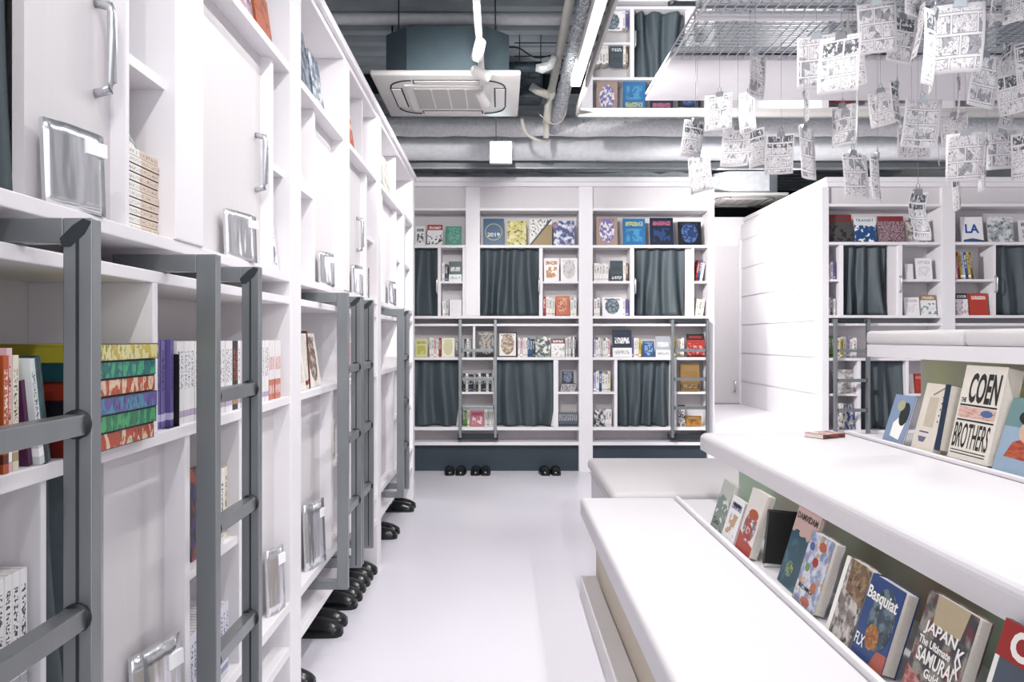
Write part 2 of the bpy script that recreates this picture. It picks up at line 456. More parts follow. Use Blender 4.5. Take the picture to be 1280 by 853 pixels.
def door(t, fr, u0, u1, z0, z1, v=.05, hu=None):
    d = fr.box('sliding_door', u0, u1, v, v + .018, z0, z1, 'panel', t)
    if hu is not None: handle(fr, d, hu, 1.68, 1.84, v)
    return d

def curtain(fr, u0, u1, z0, z1, v, label, folds=6, seed=0, lift=0.):
    rr = random.Random(seed); nu, nz = 60, 20; bm = bmesh.new(); rows = []
    ph = [rr.uniform(0, 6.28) for _ in range(5)]
    for j in range(nz + 1):
        tz = j / nz; row = []
        for i in range(nu + 1):
            tu = i / nu
            amp = .018 + .028 * (1 - tz) * (1 + .5 * math.sin(ph[4] + tu * 7))
            k = folds * .62 * 2 * PI
            dv = amp * math.sin(k * tu + ph[0] + 1.3 * math.sin(1.7 * (1 - tz) + ph[1] + tu * 4.2)) + .008 * math.sin(k * 1.9 * tu + ph[2] + tz * 2.5) * (1.2 - tz)
            dv += .012 * math.sin(3 * tu * PI + 4 * tz + ph[3]) * (1 - tz)
            z = z0 + (z1 - z0) * tz
            if tz < .12: z += .006 * math.sin(9 * tu + ph[4])
            row.append(bm.verts.new(fr.P(u0 + (u1 - u0) * tu, v + dv, z)))
        rows.append(row)
    for j in range(nz):
        for i in range(nu): bm.faces.new((rows[j][i], rows[j][i + 1], rows[j + 1][i + 1], rows[j + 1][i]))
    me = bpy.data.meshes.new('curtain'); bm.to_mesh(me); bm.free()
    for p in me.polygons: p.use_smooth = True
    o = link('curtain', me, M['curtain'])
    so = o.modifiers.new('thick', 'SOLIDIFY'); so.thickness = .003
    return tag(o, label, 'curtain', 'grey bunk curtains')

def ladder(fr, u0, u1, label, v=-.105, rungs=(1.131, .866, .60), zt=1.414, zb=.325):
    """two square rails hung in the slots of the bookcase, rungs between"""
    t = thing('ladder', label, 'ladder', group='bunk ladders hung in the shelf slots')
    rw, rd = .026, .04
    for s, (a, b, inner) in enumerate(((u0, u0 + rw, u0 + rw), (u1 - rw, u1, u1 - rw))):
        o = fr.box('rail', a, b, v, v + rd, zb, zt, 'steel', t, .0015)
        e = .0012 if s == 0 else -.0012
        fr.box('groove', inner - (0 if s == 0 else .0012), inner + (.0012 if s == 0 else 0), v + rd * .45, v + rd * .55, zb + .01, zt - .03, 'steel_dark', o)
        for zc, nm in ((zt, 'top_arm'), (zb + .034, 'bottom_arm')):
            arm = fr.box(nm, a, b, v + rd, .10, zc - .034, zc, 'steel', t, .0012)
        # mitre weld on the inside face
        w0 = inner - (0 if s == 0 else .001); w1 = inner + (.001 if s == 0 else 0)
        pts = [(v + .001, zt - .005), (v + .012, zt - .001), (v + .026, zt - .010), (v + rd + .004, zt - .028), (v + rd + .001, zt - .040), (v + rd - .010, zt - .040), (v + .010, zt - .022)]
        vv = [fr.P(w1 if s == 0 else w0, p, q) for p, q in pts] + [fr.P(w0 if s == 0 else w1, p, q) for p, q in pts]
        me = bpy.data.meshes.new('weld'); n = len(pts)
        me.from_pydata(vv, [], [tuple(range(n)), tuple(range(2 * n - 1, n - 1, -1))] + [(i, i + n, (i + 1) % n + n, (i + 1) % n) for i in range(n)])
        link('weld', me, M['steel_dark'], o)
    if fr.k != 'L':
        for z0_, z1_ in ((1.381, 1.423), (.30, .35)): fr.box('slot_shade_plate', u0 - .012, u1 + .012, -.012, .03, z0_, z1_, 'steel_dark', t)  # dark plate puts in the shade of the slot around the arms
    for z in rungs:
        r = fr.box('rung', u0 + rw, u1 - rw, v + .006, v + .034, z - .014, z + .014, 'steel', t, .0015)
        for a in (u0 + rw, u1 - rw):
            sgn = 1 if a < (u0 + u1) / 2 else -1
            p0 = fr.P(a, v + .02, z); p1 = fr.P(a + sgn * .006, v + .02, z)
            link('rubber_collar', tube_me([p0, p1], .0205, 14), M['rubber'], r)
    return t

# ------------------------------------------------------------------ book placing
COLN = {'ffffff': 'white'}
def put_face(fr, u, zs, wd, h, d, mat, label, lean=.16, v=.03, name='book', cat='book', group=None, yaw=0.):
    me = book_mesh(wd, h, d, mat)
    o = link(name, me)
    o.matrix_world = fr.T(u, v, zs + d * math.sin(lean) + .0005) @ Matrix.Rotation(yaw, 4, 'Z') @ Matrix.Rotation(-lean, 4, 'X')
    return tag(o, label, cat, group)
_spine_cache = {}
def put_spine(fr, u, zs, th, h, d, mat, label, v=.03, tilt=0., group=None, name='book', cat='book'):
    key = (round(th, 4), round(h, 3), round(d, 3), mat.name)
    if key not in _spine_cache: _spine_cache[key] = book_mesh(th, h, d, mat, True)
    o = link(name, _spine_cache[key])
    dz = th * math.sin(abs(tilt)) if tilt > 0 else 0
    o.matrix_world = fr.T(u, v, zs + .0005 + (th * math.sin(tilt) if tilt > 0 else 0)) @ Matrix.Rotation(tilt, 4, 'Y')
    return tag(o, label, cat, group)

PAL = {
    'white': ('efebe8', '4a4a50', 'd8d2cc'), 'cream': ('ece6d2', '6a5a44', 'c9b68a'), 'pink': ('ecc4cc', '9a4452', 'ffffff'), 'pale grey': ('cfd0d3', '3d4046', 'a9abb0'),
    'grey': ('8d9399', 'f0f0f0', '4a4e55'), 'black': ('1e2228', 'e8e4dc', '70747a'), 'navy': ('1e3358', 'e4e4ea', '8fa0c0'), 'blue': ('2e68ae', 'f0f0f0', '16365c'),
    'teal': ('1d6f74', 'e6f0ea', '0e3c40'), 'red': ('b8332c', 'f6ece2', '541413'), 'orange': ('e0672f', 'fbe9d8', '7a2d10'), 'yellow': ('e2cc5a', '57461a', 'ffffff'),
    'green': ('6f9a4a', 'f0f4e6', '2d4a1c'), 'purple': ('7a6cb0', '2e2a60', 'cfc8ea'), 'brown': ('8a6844', 'f1e6d4', '3d2a18'), 'lilac': ('c9c2de', '5b4b8a', 'ffffff'),
}
def spines(fr, u0, zs, cols, where, th=(.016, .03), h=(.17, .2), d=.15, v=.03, seed=1, group=None, left='left', tilt=0., kind='book'):
    rr = random.Random(seed); u = u0; n = len(cols)
    for i, c in enumerate(cols):
        t_ = rr.uniform(*th); hh = rr.uniform(*h); t_ = round(t_, 3); hh = round(hh, 2)
        mat = cover('spine', *PAL[c])
        if n == 1: lab = '%s %s spine %s' % (c, kind, where)
        else: lab = '%s spine, %s from %s %s' % (c, ordw(i), left, where)
        put_spine(fr, u, zs, t_, hh, d, mat, lab, v + rr.uniform(0, .012), tilt=tilt, group=group)
        u += t_ / max(.5, math.cos(tilt)) + .0015
    return u

def silver_book(fr, u0, wd, h, zs, label, v=.042, lean=.04):
    o = thing('foil_book', label, 'book', group='books wrapped in silver foil')
    o.matrix_world = fr.T(u0, v - .03 + .012, zs + .008 * math.sin(lean) + .0005) @ Matrix.Rotation(-.22, 4, 'Z') @ Matrix.Rotation(-lean, 4, 'X')
    nu, nz = 10, 10; bm = bmesh.new(); rr = random.Random(int(u0 * 1000))
    bmesh.ops.create_cube(bm, size=1, matrix=Matrix.Translation((wd / 2, .004, h / 2)) @ Matrix.Diagonal((wd, .008, h, 1)))
    bmesh.ops.subdivide_edges(bm, edges=bm.edges[:], cuts=6, use_grid_fill=True)
    for vv in bm.verts:
        if vv.co.y < .001: vv.co.y -= .006 * math.sin(PI * vv.co.x / wd) - .0012 * math.sin(vv.co.x * 90 + 1)
    me = bpy.data.meshes.new('wrapped_cover'); bm.to_mesh(me); bm.free()
    for p in me.polygons: p.use_smooth = abs(p.normal.y) > .7
    link('wrapped_cover', me, M['silver'], o)
    sw = .045 if wd > .1 else wd * .4
    box('sticker', (wd - sw - .003, -.0075, h * .72), (wd - .001, -.0005, h * .72 + min(.03, h * .17)), M['sticker'], o)
    return o

# ------------------------------------------------------------------ LEFT BOOKCASE
U0, U1 = -.7, 6.16
tL = bookcase(FL, 'long white built-in bookcase along the left side of the aisle', U0, U1, 2.455)
for z0, z1 in ((Z_L2a, Z_L2), (Z_L1a, Z_L1), (Z_R3a, Z_R3), (Z_M2a, Z_M2), (Z_M1a, Z_M1), (Z_R1a, Z_R1), (Z_TOPa, Z_TOP)):
    plank(tL, FL, U0, U1, z0, z1)
FL.box('cornice', U0, U1 + .012, -.018, DEP, 2.455, 2.49, 'white', tL, .003)
FL.box('end_panel', U1 - .02, U1, 0, DEP, 0, 2.455, 'white', tL)
PILL = ((.78, .91), (2.52, 2.65), (4.29, 4.42), (6.02, 6.14))
for a, b in PILL: pillar(tL, FL, a, b, 0, 2.455)
FL.box('kick_board', U0, U1 - .02, .34, .36, 0, Z_L2a, 'kick', tL)
# upper level uprights, doors
def up(u0, u1, z0=Z_M1, z1=Z_R1a, v0=.02): return stile(tL, FL, u0, u1, z0, z1, v0)
up(1.464, 1.476); pillar(tL, FL, 1.63, 1.78, Z_M1, Z_R1a); up(2.378, 2.41)
up(2.92, 2.95); pillar(tL, FL, 3.385, 3.50, Z_M1, Z_TOPa); up(4.06, 4.10)
up(4.60, 4.63); up(5.22, 5.26); pillar(tL, FL, 5.45, 5.53, Z_M1, Z_R1a)
up(.95, .965)
for a, b in ((1.476, 1.63), (2.41, 2.52), (2.65, 2.92), (4.10, 4.29), (4.42, 4.60), (5.26, 5.45), (5.53, 6.02)):
    FL.box('cubby_shelf', a, b, .02, DEP, Z_C2a, Z_C2, 'white', tL)
door(tL, FL, 1.20, 1.464, Z_M1, Z_R1a, .05, 1.41)
door(tL, FL, 1.78, 2.378, Z_M1, Z_R1a, .05, 2.33)
door(tL, FL, 2.95, 3.385, Z_M1, Z_R1a, .05)
door(tL, FL, 3.50, 4.06, Z_M1, Z_R1a, .05, 3.96)
door(tL, FL, 4.63, 5.22, Z_M1, Z_R1a, .05)
# top row dividers
for a in (1.70, 3.95, 5.2): stile(tL, FL, a, a + .02, Z_R1, Z_TOPa)
# row-three dividers
for a in (1.53, 3.46, 5.2): stile(tL, FL, a, a + .022, Z_R3, Z_M2a, .0)
# lower level
for a, b in ((1.165, 1.18), (1.70, 1.725), (2.05, 2.08), (3.16, 3.20), (3.52, 3.56), (3.95, 3.99), (4.98, 5.02), (5.30, 5.33)): stile(tL, FL, a, b, Z_L1, Z_R3a, .005)
for a, b in ((.91, 1.165), (1.725, 2.05), (3.20, 3.52), (3.99, 4.29), (5.02, 5.30), (5.33, 6.02)):
    FL.box('cubby_shelf', a, b, .01, DEP, Z_C1a, Z_C1, 'white', tL)
door(tL, FL, 1.44, 1.70, Z_L1, Z_R3a, .05)
door(tL, FL, 2.08, 2.52, Z_L1, Z_R3a, .05)
door(tL, FL, 2.65, 3.16, Z_L1, Z_R3a, .05)
door(tL, FL, 3.56, 3.95, Z_L1, Z_R3a, .05)
door(tL, FL, 4.42, 4.98, Z_L1, Z_R3a, .05)
curtain(FL, .965, 1.215, Z_M1 + .004, Z_R1a - .004, .10, 'dark curtain at the left photo edge beside the nearest sliding door', 4, 3)
curtain(FL, 1.19, 1.46, Z_L1 + .004, Z_R3a - .004, .11, 'narrow dark grey curtain behind the nearest ladder rail', 3, 5)

# ladders
ladder(FL, .80, 1.122, 'blue-grey steel ladder nearest the camera at the left photo edge')
ladder(FL, 1.575, 1.878, 'second nearest blue-grey ladder on left bookcase, left of its thick pillar')
ladder(FL, 2.93, 3.232, 'blue-grey ladder just beyond the thick pillar of the left bookcase')
ladder(FL, 3.25, 3.532, 'blue-grey ladder touching the far side of another ladder, left bookcase')
ladder(FL, 4.61, 4.90, 'farthest blue-grey ladder on the left bookcase, near its end')

# silver foil books
for pn, wd_, h_, zs_, lab in (
        (43, .13, .135, Z_M1, 'large foil-wrapped book with white sticker on shelf before the nearest door'),
        (275, .15, .125, Z_M1, 'foil-wrapped book at foot of the second sliding door, left bookcase'),
        (395, .13, .13, Z_M1, 'foil-wrapped book on mid ledge just past the thick left pillar'),
        (437, .12, .14, Z_M1, 'foil-wrapped book below the third door handle on left bookcase'),
        (483, .13, .15, Z_M1, 'small foil-wrapped book on mid ledge near far end of left bookcase'),
        (158, .15, .225, Z_L1, 'foil-wrapped book at bottom edge of photo, lower ledge near ladder'),
        (329, .10, .195, Z_L1, 'foil-wrapped book on low ledge left of the thick pillar'),
        (377, .16, .235, Z_L1, 'foil-wrapped book on low ledge right of the thick pillar')):
    silver_book(FL, FL.px(pn, .042), wd_, h_, zs_, lab)

# stack of lying manga in the near upper cubby
sm = cover('spine2', 'efece8', 'e6d3c2', '5a4a44')
for i in range(10):
    o = link('manga_volume', box_me((0, 0, 0), (.150, .11, .0155), .0012), sm)
    o.matrix_world = FL.T(1.478 + (i % 3) * .0008, .03 + (i * 7 % 4) * .001, Z_M1 + .0005 + i * .0162)
    tag(o, 'white and tan manga, %s from bottom of flat pile in near upper cubby' % ordw(i), 'book', 'flat pile of manga')
o = put_face(FL, 1.50, Z_M1 + .1635, .08, .075, .006, cover('blob', 'dfe4e6', '7d8a90', 'ffffff'), 'thin grey booklet leaning atop the flat pile of manga', .5, .05)

# rainbow stack in row three
rb = (('orange-red', 'd4553c', 'ecd0b4', '3c6e4c'), ('green', '2f8f63', '58c07c', '0f4a4a'), ('violet', '7666b4', '58a4c4', '3c2c70'), ('orange', 'e0683c', 'f0d4b8', 'b03820'), ('teal', '1f8580', '4cc08c', '0d4660'), ('yellow', 'e8cf5c', 'efe6a8', '8a9a3c'))
zz = Z_R3 + .0005
for i, (nm, a, b, c) in enumerate(rb):
    hgt = .0285
    o = thing('comic_book', '%s thick comic, %s from bottom of the rainbow stack behind ladder' % (nm, ordw(i)), 'book', group='rainbow stack of thick comics')
    o.matrix_world = FL.T(1.222 + (i % 2) * .004, -.022 - (i % 3) * .003, zz)
    link('spine', box_me((0, 0, 0), (.262, .004, hgt), .0012), cover('flatspine', a, b, c), o)
    link('covers', box_me((0, .004, 0), (.262, .17, .0025)), cover('plain', {'orange-red': '8c2a20', 'green': '20604a', 'violet': '1c1c28', 'orange': 'a83a26', 'teal': '1c4e58', 'yellow': 'b8ae34'}[nm]), o)
    box('page_block', (.001, .004, .0025), (.261, .168, hgt - .0025), cover('plain', {'orange-red': '8c2a20', 'green': '20604a', 'violet': '1c1c28', 'orange': 'a83a26', 'teal': '1c4e58', 'yellow': 'b8ae34'}[nm]), o)
    link('top_cover', box_me((0, .004, hgt - .0025), (.262, .17, hgt)), cover('plain', {'orange-red': '8c2a20', 'green': '20604a', 'violet': '1c1c28', 'orange': 'a83a26', 'teal': '1c4e58', 'yellow': 'b8ae34'}[nm]), o)
    zz += hgt + .0006

# near standing books in row three
WN = 'on near left shelf before the rainbow stack'
spines(FL, .93, Z_R3, ['white', 'pale grey', 'black', 'white', 'white', 'grey', 'white'], WN + ' edge', (.014, .02), (.16, .18), .13, .0, 11)
u = spines(FL, 1.062, Z_R3, ['black', 'orange', 'pink', 'cream'], WN, (.0120, .0135), (.158, .168), .12, .0, 12)
put_spine(FL, u + .026, Z_R3, .010, .125, .12, cover('plain', '6b2d62'), 'purple book leaning left beside the spines before the rainbow stack', .01, -.15)
put_spine(FL, u + .037, Z_R3, .012, .155, .12, cover('spine', 'dfe4e6', '7d8a90', 'ffffff'), 'white leaning paperback between the purple book and rainbow stack', .0, -.17)
put_spine(FL, u + .050, Z_R3, .014, .158, .12, cover('blob', '26343a', '3d7f88', '16242a'), 'dark teal patterned paperback leaning against the rainbow stack', .0, -.17)
# beyond the divider
u = spines(FL, 1.556, Z_R3, ['lilac'] + ['purple'] * 5, 'beyond divider on left shelf by black bookend', (.016, .018), (.178, .18), .13, .015, 21)
o = thing('bookend', 'black metal bookend on left shelf between purple and white spines', 'bookend')
FL.box('upright_plate', u + .004, u + .0065, .006, .12, Z_R3, Z_R3 + .15, 'blackmetal', o, .001)
FL.box('foot_plate', u - .05, u + .0065, .006, .12, Z_R3, Z_R3 + .0004, 'blackmetal', o)
u += .010; i = 0; rr = random.Random(3)
while u < 2.46:
    th = .0185
    if 2.01 < u < 2.06:
        lab, mt, gp = ('black and orange paperback among the white manga behind second ladder' if u < 2.03 else 'dark brown paperback among the white manga behind second ladder' if u < 2.045 else 'black spine beside brown one among white manga behind second ladder'), cover('spine', '22262b', 'd86a34', 'c9a070'), None
    elif u > 2.33: lab, mt, gp = 'white and salmon manga, number %s from left in row before thick pillar' % ordw(i), cover('bot', 'ece6e8', 'e58a78', 'f4eef0'), 'salmon-footed manga volumes'
    else: lab, mt, gp = 'white manga, %s from left in the long row behind second ladder' % ordw(i), cover('spine', 'ece9ec', '8b8794', 'c9b8d4'), 'white manga volumes in the long row'
    put_spine(FL, u, Z_R3, th, .176, .12, mt, lab, .012 + rr.uniform(0, .004), group=gp, name='manga_volume')
    u += th + .0012; i += 1
# module two row three
W2 = 'on shelf just beyond the thick left pillar'
put_face(FL, 2.67, Z_R3, .15, .17, .012, cover('title', 'ece8e2', 'd8d2a8', '8a8478'), 'white booklet facing out ' + W2, .12, .02)
put_spine(FL, 2.84, Z_R3, .02, .20, .14, cover('spine', 'efe9e2', '7d2a24', 'b03a30'), 'white hardback with red edge leaning ' + W2, .02, -.25)
put_spine(FL, 2.87, Z_R3, .016, .21, .14, cover('plain', '7c2a24'), 'dark red hardback leaning ' + W2, .02, -.25)
put_face(FL, 2.93, Z_R3, .17, .2, .012, cover('center', 'efeae6', '8d7466', 'd8c8bc'), 'pale booklet with brown portrait leaning ' + W2, .15, .03)
spines(FL, 3.55, Z_R3, ['white', 'cream', 'white', 'pale grey', 'white', 'pink', 'white'], 'on left shelf behind the touching ladders', (.018, .026), (.16, .19), .13, .02, 31)
spines(FL, 4.44, Z_R3, ['white', 'black', 'white', 'white', 'grey', 'white', 'pale grey', 'black'], 'on left shelf before farthest left ladder', (.022, .032), (.16, .18), .13, .02, 33)
spines(FL, 5.25, Z_R3, ['white', 'red', 'white', 'cream', 'white', 'grey'], 'on left shelf beyond farthest left ladder', (.022, .032), (.16, .18), .13, .02, 34)
# lower cubbies
u = .97
for i in range(10):
    put_spine(FL, u, Z_C1, .0165, .178, .12, cover('spine', 'e9e7ea', '34363c', 'b9b9c0'), 'white manga, %s from left in low cubby behind the nearest ladder' % ordw(i), .015, group='white manga in the low near cubby', name='manga_volume'); u += .018
u = .97
for i in range(10):
    put_spine(FL, u, Z_L1, .0165, .178, .12, cover('spine', 'e6e4e8', '34363c', 'a9a9b4'), 'white manga, %s from left on ledge under the nearest low cubby' % ordw(i), .015, group='white manga under the near cubby', name='manga_volume'); u += .018
put_face(FL, 1.80, Z_C1, .16, .2, .012, cover('blob', '1a1e28', 'b04a2c', '38408a'), 'dark comic with orange figure in low cubby behind second ladder', .14, .03)
spines(FL, 1.965, Z_C1, ['white', 'white', 'cream'], 'in low cubby behind second ladder', (.018, .022), (.17, .19), .13, .02, 41)
u = 1.735
for i in range(14):
    put_spine(FL, u, Z_L1, .0175, .178, .12, cover('spine', 'dfddea', '4a4a8a', '9aa0c4'), 'white and blue manga, %s from left, low behind the second ladder' % ordw(i), .015, group='blue-white manga behind second ladder', name='manga_volume'); u += .0187
spines(FL, 3.22, Z_C1, ['white', 'red', 'white', 'cream', 'pale grey'], 'in low cubby behind touching ladders', (.02, .03), (.16, .19), .13, .02, 42)
spines(FL, 4.0, Z_C1, ['pale grey', 'blue', 'white', 'white', 'teal'], 'in low cubby before second left pillar', (.02, .03), (.16, .19), .13, .02, 43)
spines(FL, 5.04, Z_C1, ['white', 'red', 'cream', 'white'], 'in low cubby near end of left bookcase', (.02, .03), (.16, .19), .13, .02, 44)
# upper row and cubbies
W1 = 'on top row of left bookcase'
put_face(FL, 1.84, Z_R1, .15, .22, .012, cover('blob', '8a9a50', 'c6b46a', '54603c'), 'olive green magazine ' + W1 + ' before thick pillar', .14, .01)
put_face(FL, 2.03, Z_R1, .16, .2, .012, cover('blob', 'c9a0b4', '5a5060', 'efe4e4'), 'mauve and white magazine ' + W1 + ' beside orange one', .14, .01)
put_face(FL, 2.22, Z_R1, .15, .19, .012, cover('grad', 'd8c8b8', 'd2683c', '8c4a30'), 'orange and cream magazine ' + W1 + ' nearest the thick pillar', .14, .01)
put_face(FL, 2.68, Z_R1, .18, .22, .015, cover('blob', '243244', '8a98ac', '141c2a'), 'dark navy magazine ' + W1 + ' past thick pillar', .14, .01)
put_face(FL, 2.9, Z_R1, .17, .19, .012, cover('blob', '5a6a84', 'c8ccd6', '2c3a54'), 'blue-grey magazine ' + W1 + ' next to the navy one', .14, .01)
put_face(FL, 3.53, Z_R1, .17, .2, .012, cover('top', 'e05a34', 'f0e6e0', 'e8c8b8'), 'orange-red magazine ' + W1 + ' in second bay', .14, .01)
put_face(FL, 4.46, Z_R1, .2, .23, .012, cover('blob', '3a4046', 'e4e0dc', '9a948c'), 'black and white magazine ' + W1 + ' in far bay', .14, .01)
put_face(FL, 4.72, Z_R1, .2, .23, .012, cover('blob', 'ded8d0', 'b0a698', '5a5450'), 'beige magazine ' + W1 + ' in far bay', .14, .01)
put_face(FL, 2.42, Z_M1, .09, .15, .012, cover('title', 'efecee', '8d88a8', '6a3c72'), 'white and violet booklet in narrow cubby before thick pillar', .12, .03)
put_face(FL, 2.67, Z_C2, .2, .12, .008, cover('title', 'efecea', 'b8b0ae', '8a8486'), 'white leaflet in upper cubby just past thick pillar', .3, .03)
spines(FL, 4.11, Z_M1, ['white', 'black', 'white', 'pink'], 'in upper cubby before second left pillar', (.025, .032), (.16, .19), .13, .02, 45)
spines(FL, 5.55, Z_M1, ['white', 'pink', 'white', 'grey', 'white', 'red', 'white'], 'in upper end cubby of left bookcase', (.025, .032), (.16, .19), .13, .02, 46)

# ------------------------------------------------------------------ BACK BOOKCASE
def X(px): return FB.px(px)
BU0, BU1 = -1.95, X(893)
ZT = FB.pz(222)
tB = bookcase(FB, 'white built-in bookcase with curtains across the back of the room', BU0, BU1, ZT - .08)
for z0, z1 in ((Z_L2a, Z_L2), (Z_L1a, Z_L1), (Z_R3a, Z_R3), (Z_M2a, Z_M2), (Z_M1a, Z_M1), (Z_R1a, Z_R1), (Z_TOPa, Z_TOP)):
    plank(tB, FB, BU0, BU1, z0, z1)
FB.box('cornice', BU0, BU1 + .03, -.03, DEP, ZT - .045, ZT, 'white', tB, .004)
FB.box('cornice', BU0, BU1 + .015, -.015, DEP, ZT - .085, ZT - .045, 'white', tB, .004)
FB.box('frieze_panel', BU0, BU1, .03, .045, Z_TOP, ZT - .085, 'panel', tB)
FB.box('kick_board', BU0, BU1 - .06, .05, .07, 0, Z_L2a, 'kick', tB)
for a, b, z0, z1 in ((723.5, 741, 0, ZT - .085), (885, 893, 0, ZT - .085), (582, 600, Z_M1, ZT - .085)): pillar(tB, FB, X(a), X(b), z0, z1)
FB.box('end_panel', X(886), X(892.5), DEP + .02, 1.2, 0, ZT - .085, 'white', tB)
def bs(a, b, z0, z1, v0=.012): return stile(tB, FB, X(a), X(b), z0, z1, v0)
for a, b in ((547, 551), (578, 582), (674, 678.5), (788, 793), (865, 868)): bs(a, b, Z_M1, Z_R1a)
FB.box('sliding_door', X(858), X(865), .05, .068, Z_M1, Z_R1a, 'panel', tB)
for a, b in ((551, 578), (678.5, 723.5), (741, 788), (868, 885)): FB.box('cubby_shelf', X(a), X(b), .015, DEP, Z_C2a, Z_C2, 'white', tB)
bs(591, 594, Z_R3, Z_M2a)
for a, b in ((573, 577), (616.5, 621), (692, 698), (768, 772), (839, 846)): bs(a, b, Z_L1, Z_R3a)
for a, b in ((577, 616.5), (698, 723.5), (741, 768), (846, 885)): FB.box('cubby_shelf', X(a), X(b), .015, DEP, Z_C1a, Z_C1, 'white', tB)
for hx in (546, 673.5, 794):
    handle(FB, tB, X(hx), 1.66, 1.80, .012)
cz = (Z_M1 + .004, Z_R1a - .003)
curtain(FB, X(470), X(547), *cz, .08, 'grey curtain in upper left corner of back bookcase, beside left bookcase end', 5, 11)
curtain(FB, X(600), X(674), *cz, .08, 'grey curtain in upper middle opening of back bookcase under four face-out books', 6, 12)
curtain(FB, X(793), X(858), *cz, .08, 'grey curtain in upper right opening of back bookcase', 5, 13)
cz = (Z_L1 + .004, Z_R3a - .003)
curtain(FB, X(470), X(573), *cz, .08, 'grey curtain in lower left opening of back bookcase, left of ladder', 7, 14)
curtain(FB, X(621), X(692), *cz, .08, 'grey curtain in lower middle opening of back bookcase, right of ladder', 5, 15)
curtain(FB, X(772), X(839), *cz, .08, 'grey curtain in lower right opening of back bookcase above the kick board', 6, 16)
ladder(FB, X(574), X(621), 'grey steel ladder in the middle of back bookcase', v=-.08)
ladder(FB, X(837), X(884), 'grey steel ladder at right end of back bookcase', v=-.08)

def fb(fr, zs, x0, x1, ytop, mat, label, d=.012, lean=.13, v=.05, name='book'):
    """face-out book between pixel columns on the bookcase plane, reaching up to a pixel row"""
    u0 = fr.px(x0, v); u1 = fr.px(x1, v)
    h = (fr.pz(ytop, None, v) - zs) / math.cos(lean)
    return put_face(fr, u0, zs, u1 - u0, h, d, mat, label, lean, v, name)
R1B = 'on top row of back bookcase'
fb(FB, Z_R1, 519, 531, 283, cover('title', 'f0eeee', '70737a', '3c3e44'), 'white booklet at far left ' + R1B)
b = fb(FB, Z_R1, 534, 553, 281, cover('top', 'efecee', 'c8332f', '3a3a40'), 'white book with red top band ' + R1B)
fb(FB, Z_R1, 557, 577, 283, cover('center', '37a58c', '7cc8b4', '2a8a76'), 'teal-green book beside the red-topped one ' + R1B)
b = fb(FB, Z_R1, 604, 630, 273, cover('plain', '1f5c8e'), 'blue yearbook with ring and 2019 lettering ' + R1B)
def on(bk, s, fx, fz, fw, fh, mat='inkwhite', bold=.01):
    xs = [v.co for v in bk.data.vertices]; wd = max(c.x for c in xs); ht = max(c.z for c in xs)
    return letters(bk, s, wd * fx, ht * fz, wd * fw, ht * fh, mat, bold)
on(b, '2019', .2, .33, .6, .14, 'inkwhite')
mcol = cover('plain', 'b9c88a')
def ring(bk, cx, cz, r0, r1, mat):
    n = 28; pts = []; fs = []
    xs = [v.co for v in bk.data.vertices]; wd = max(c.x for c in xs); ht = max(c.z for c in xs)
    for k in range(n):
        a_ = 2 * PI * k / n
        for r in (r0, r1): pts.append((wd * (cx + r * math.cos(a_)), -.0005, ht * cz + wd * r * math.sin(a_)))
    for k in range(n): fs.append((2 * k, 2 * k + 1, (2 * k + 3) % (2 * n), (2 * k + 2) % (2 * n)))
    me = bpy.data.meshes.new('printed_ring'); me.from_pydata(pts, [], fs); return link('printed_ring', me, mat, bk)
ring(b, .5, .5, .38, .42, mcol)
fb(FB, Z_R1, 634, 658, 276, cover('blob', 'e8d860', 'efe8b0', '3a4a2c'), 'yellow illustrated book ' + R1B)
fb(FB, Z_R1, 662, 690, 274, cover('diag', 'e8e6e2', 'b59a6c', '30343a'), 'white, tan and black book with diagonal design ' + R1B)
fb(FB, Z_R1, 692, 718, 276, cover('blob', '3e66a8', 'e4e4ee', 'a84a50'), 'blue, red and white abstract book ' + R1B)
fb(FB, Z_R1, 746, 772, 271, cover('center', 'c4a494', '8c88c8', 'efe6ea'), 'tan book with violet round art ' + R1B)
fb(FB, Z_R1, 779, 807, 273, cover('title', '2f80c0', '59a8d8', 'd8dc80'), 'bright blue book with yellow title ' + R1B)
fb(FB, Z_R1, 813, 842, 272, cover('title', '14213e', '2e4c84', 'c06a84'), 'dark navy book ' + R1B + ' beside black one')
fb(FB, Z_R1, 848, 877, 277, cover('center', '0f141c', '243a6c', '5a7ab4'), 'black book with blue flower at right end ' + R1B)
# upper cubbies
CU = 'of back bookcase'
spines(FB, X(552), Z_C2, ['white', 'navy'], 'in upper left cubby, top shelf, ' + CU, (.022, .03), (.16, .18), .13, .04, 51)
fb(FB, Z_C2, 561, 577, 327, cover('bot', '2b4a56', 'e8ecec', '9ab0b4'), 'dark teal book in upper left cubby ' + CU)
spines(FB, X(552.5), Z_M1, ['white', 'pale grey'], 'in upper left cubby, lower shelf, ' + CU, (.025, .03), (.14, .16), .13, .04, 52)
fb(FB, Z_M1, 562, 577, 375, cover('plain', 'e6e2e8'), 'plain pale booklet in upper left cubby ' + CU)
fb(FB, Z_C2, 680, 699, 323, cover('title', 'efe9ea', 'e09a50', 'd8842c'), 'white booklet with orange title in middle cubby ' + CU)
fb(FB, Z_C2, 701, 722, 323, cover('center', 'efebec', 'd8d4d6', 'c4bcbc'), 'white booklet with faint grey oval in middle cubby ' + CU)
spines(FB, X(679), Z_M1, ['red', 'white', 'white', 'cream'], 'in middle cubby, lower shelf, ' + CU, (.024, .03), (.15, .18), .13, .04, 53)
fb(FB, Z_M1, 695, 712, 371, cover('center', 'e4623a', 'f0b488', 'd04a28'), 'orange-red box book in middle cubby ' + CU, .04)
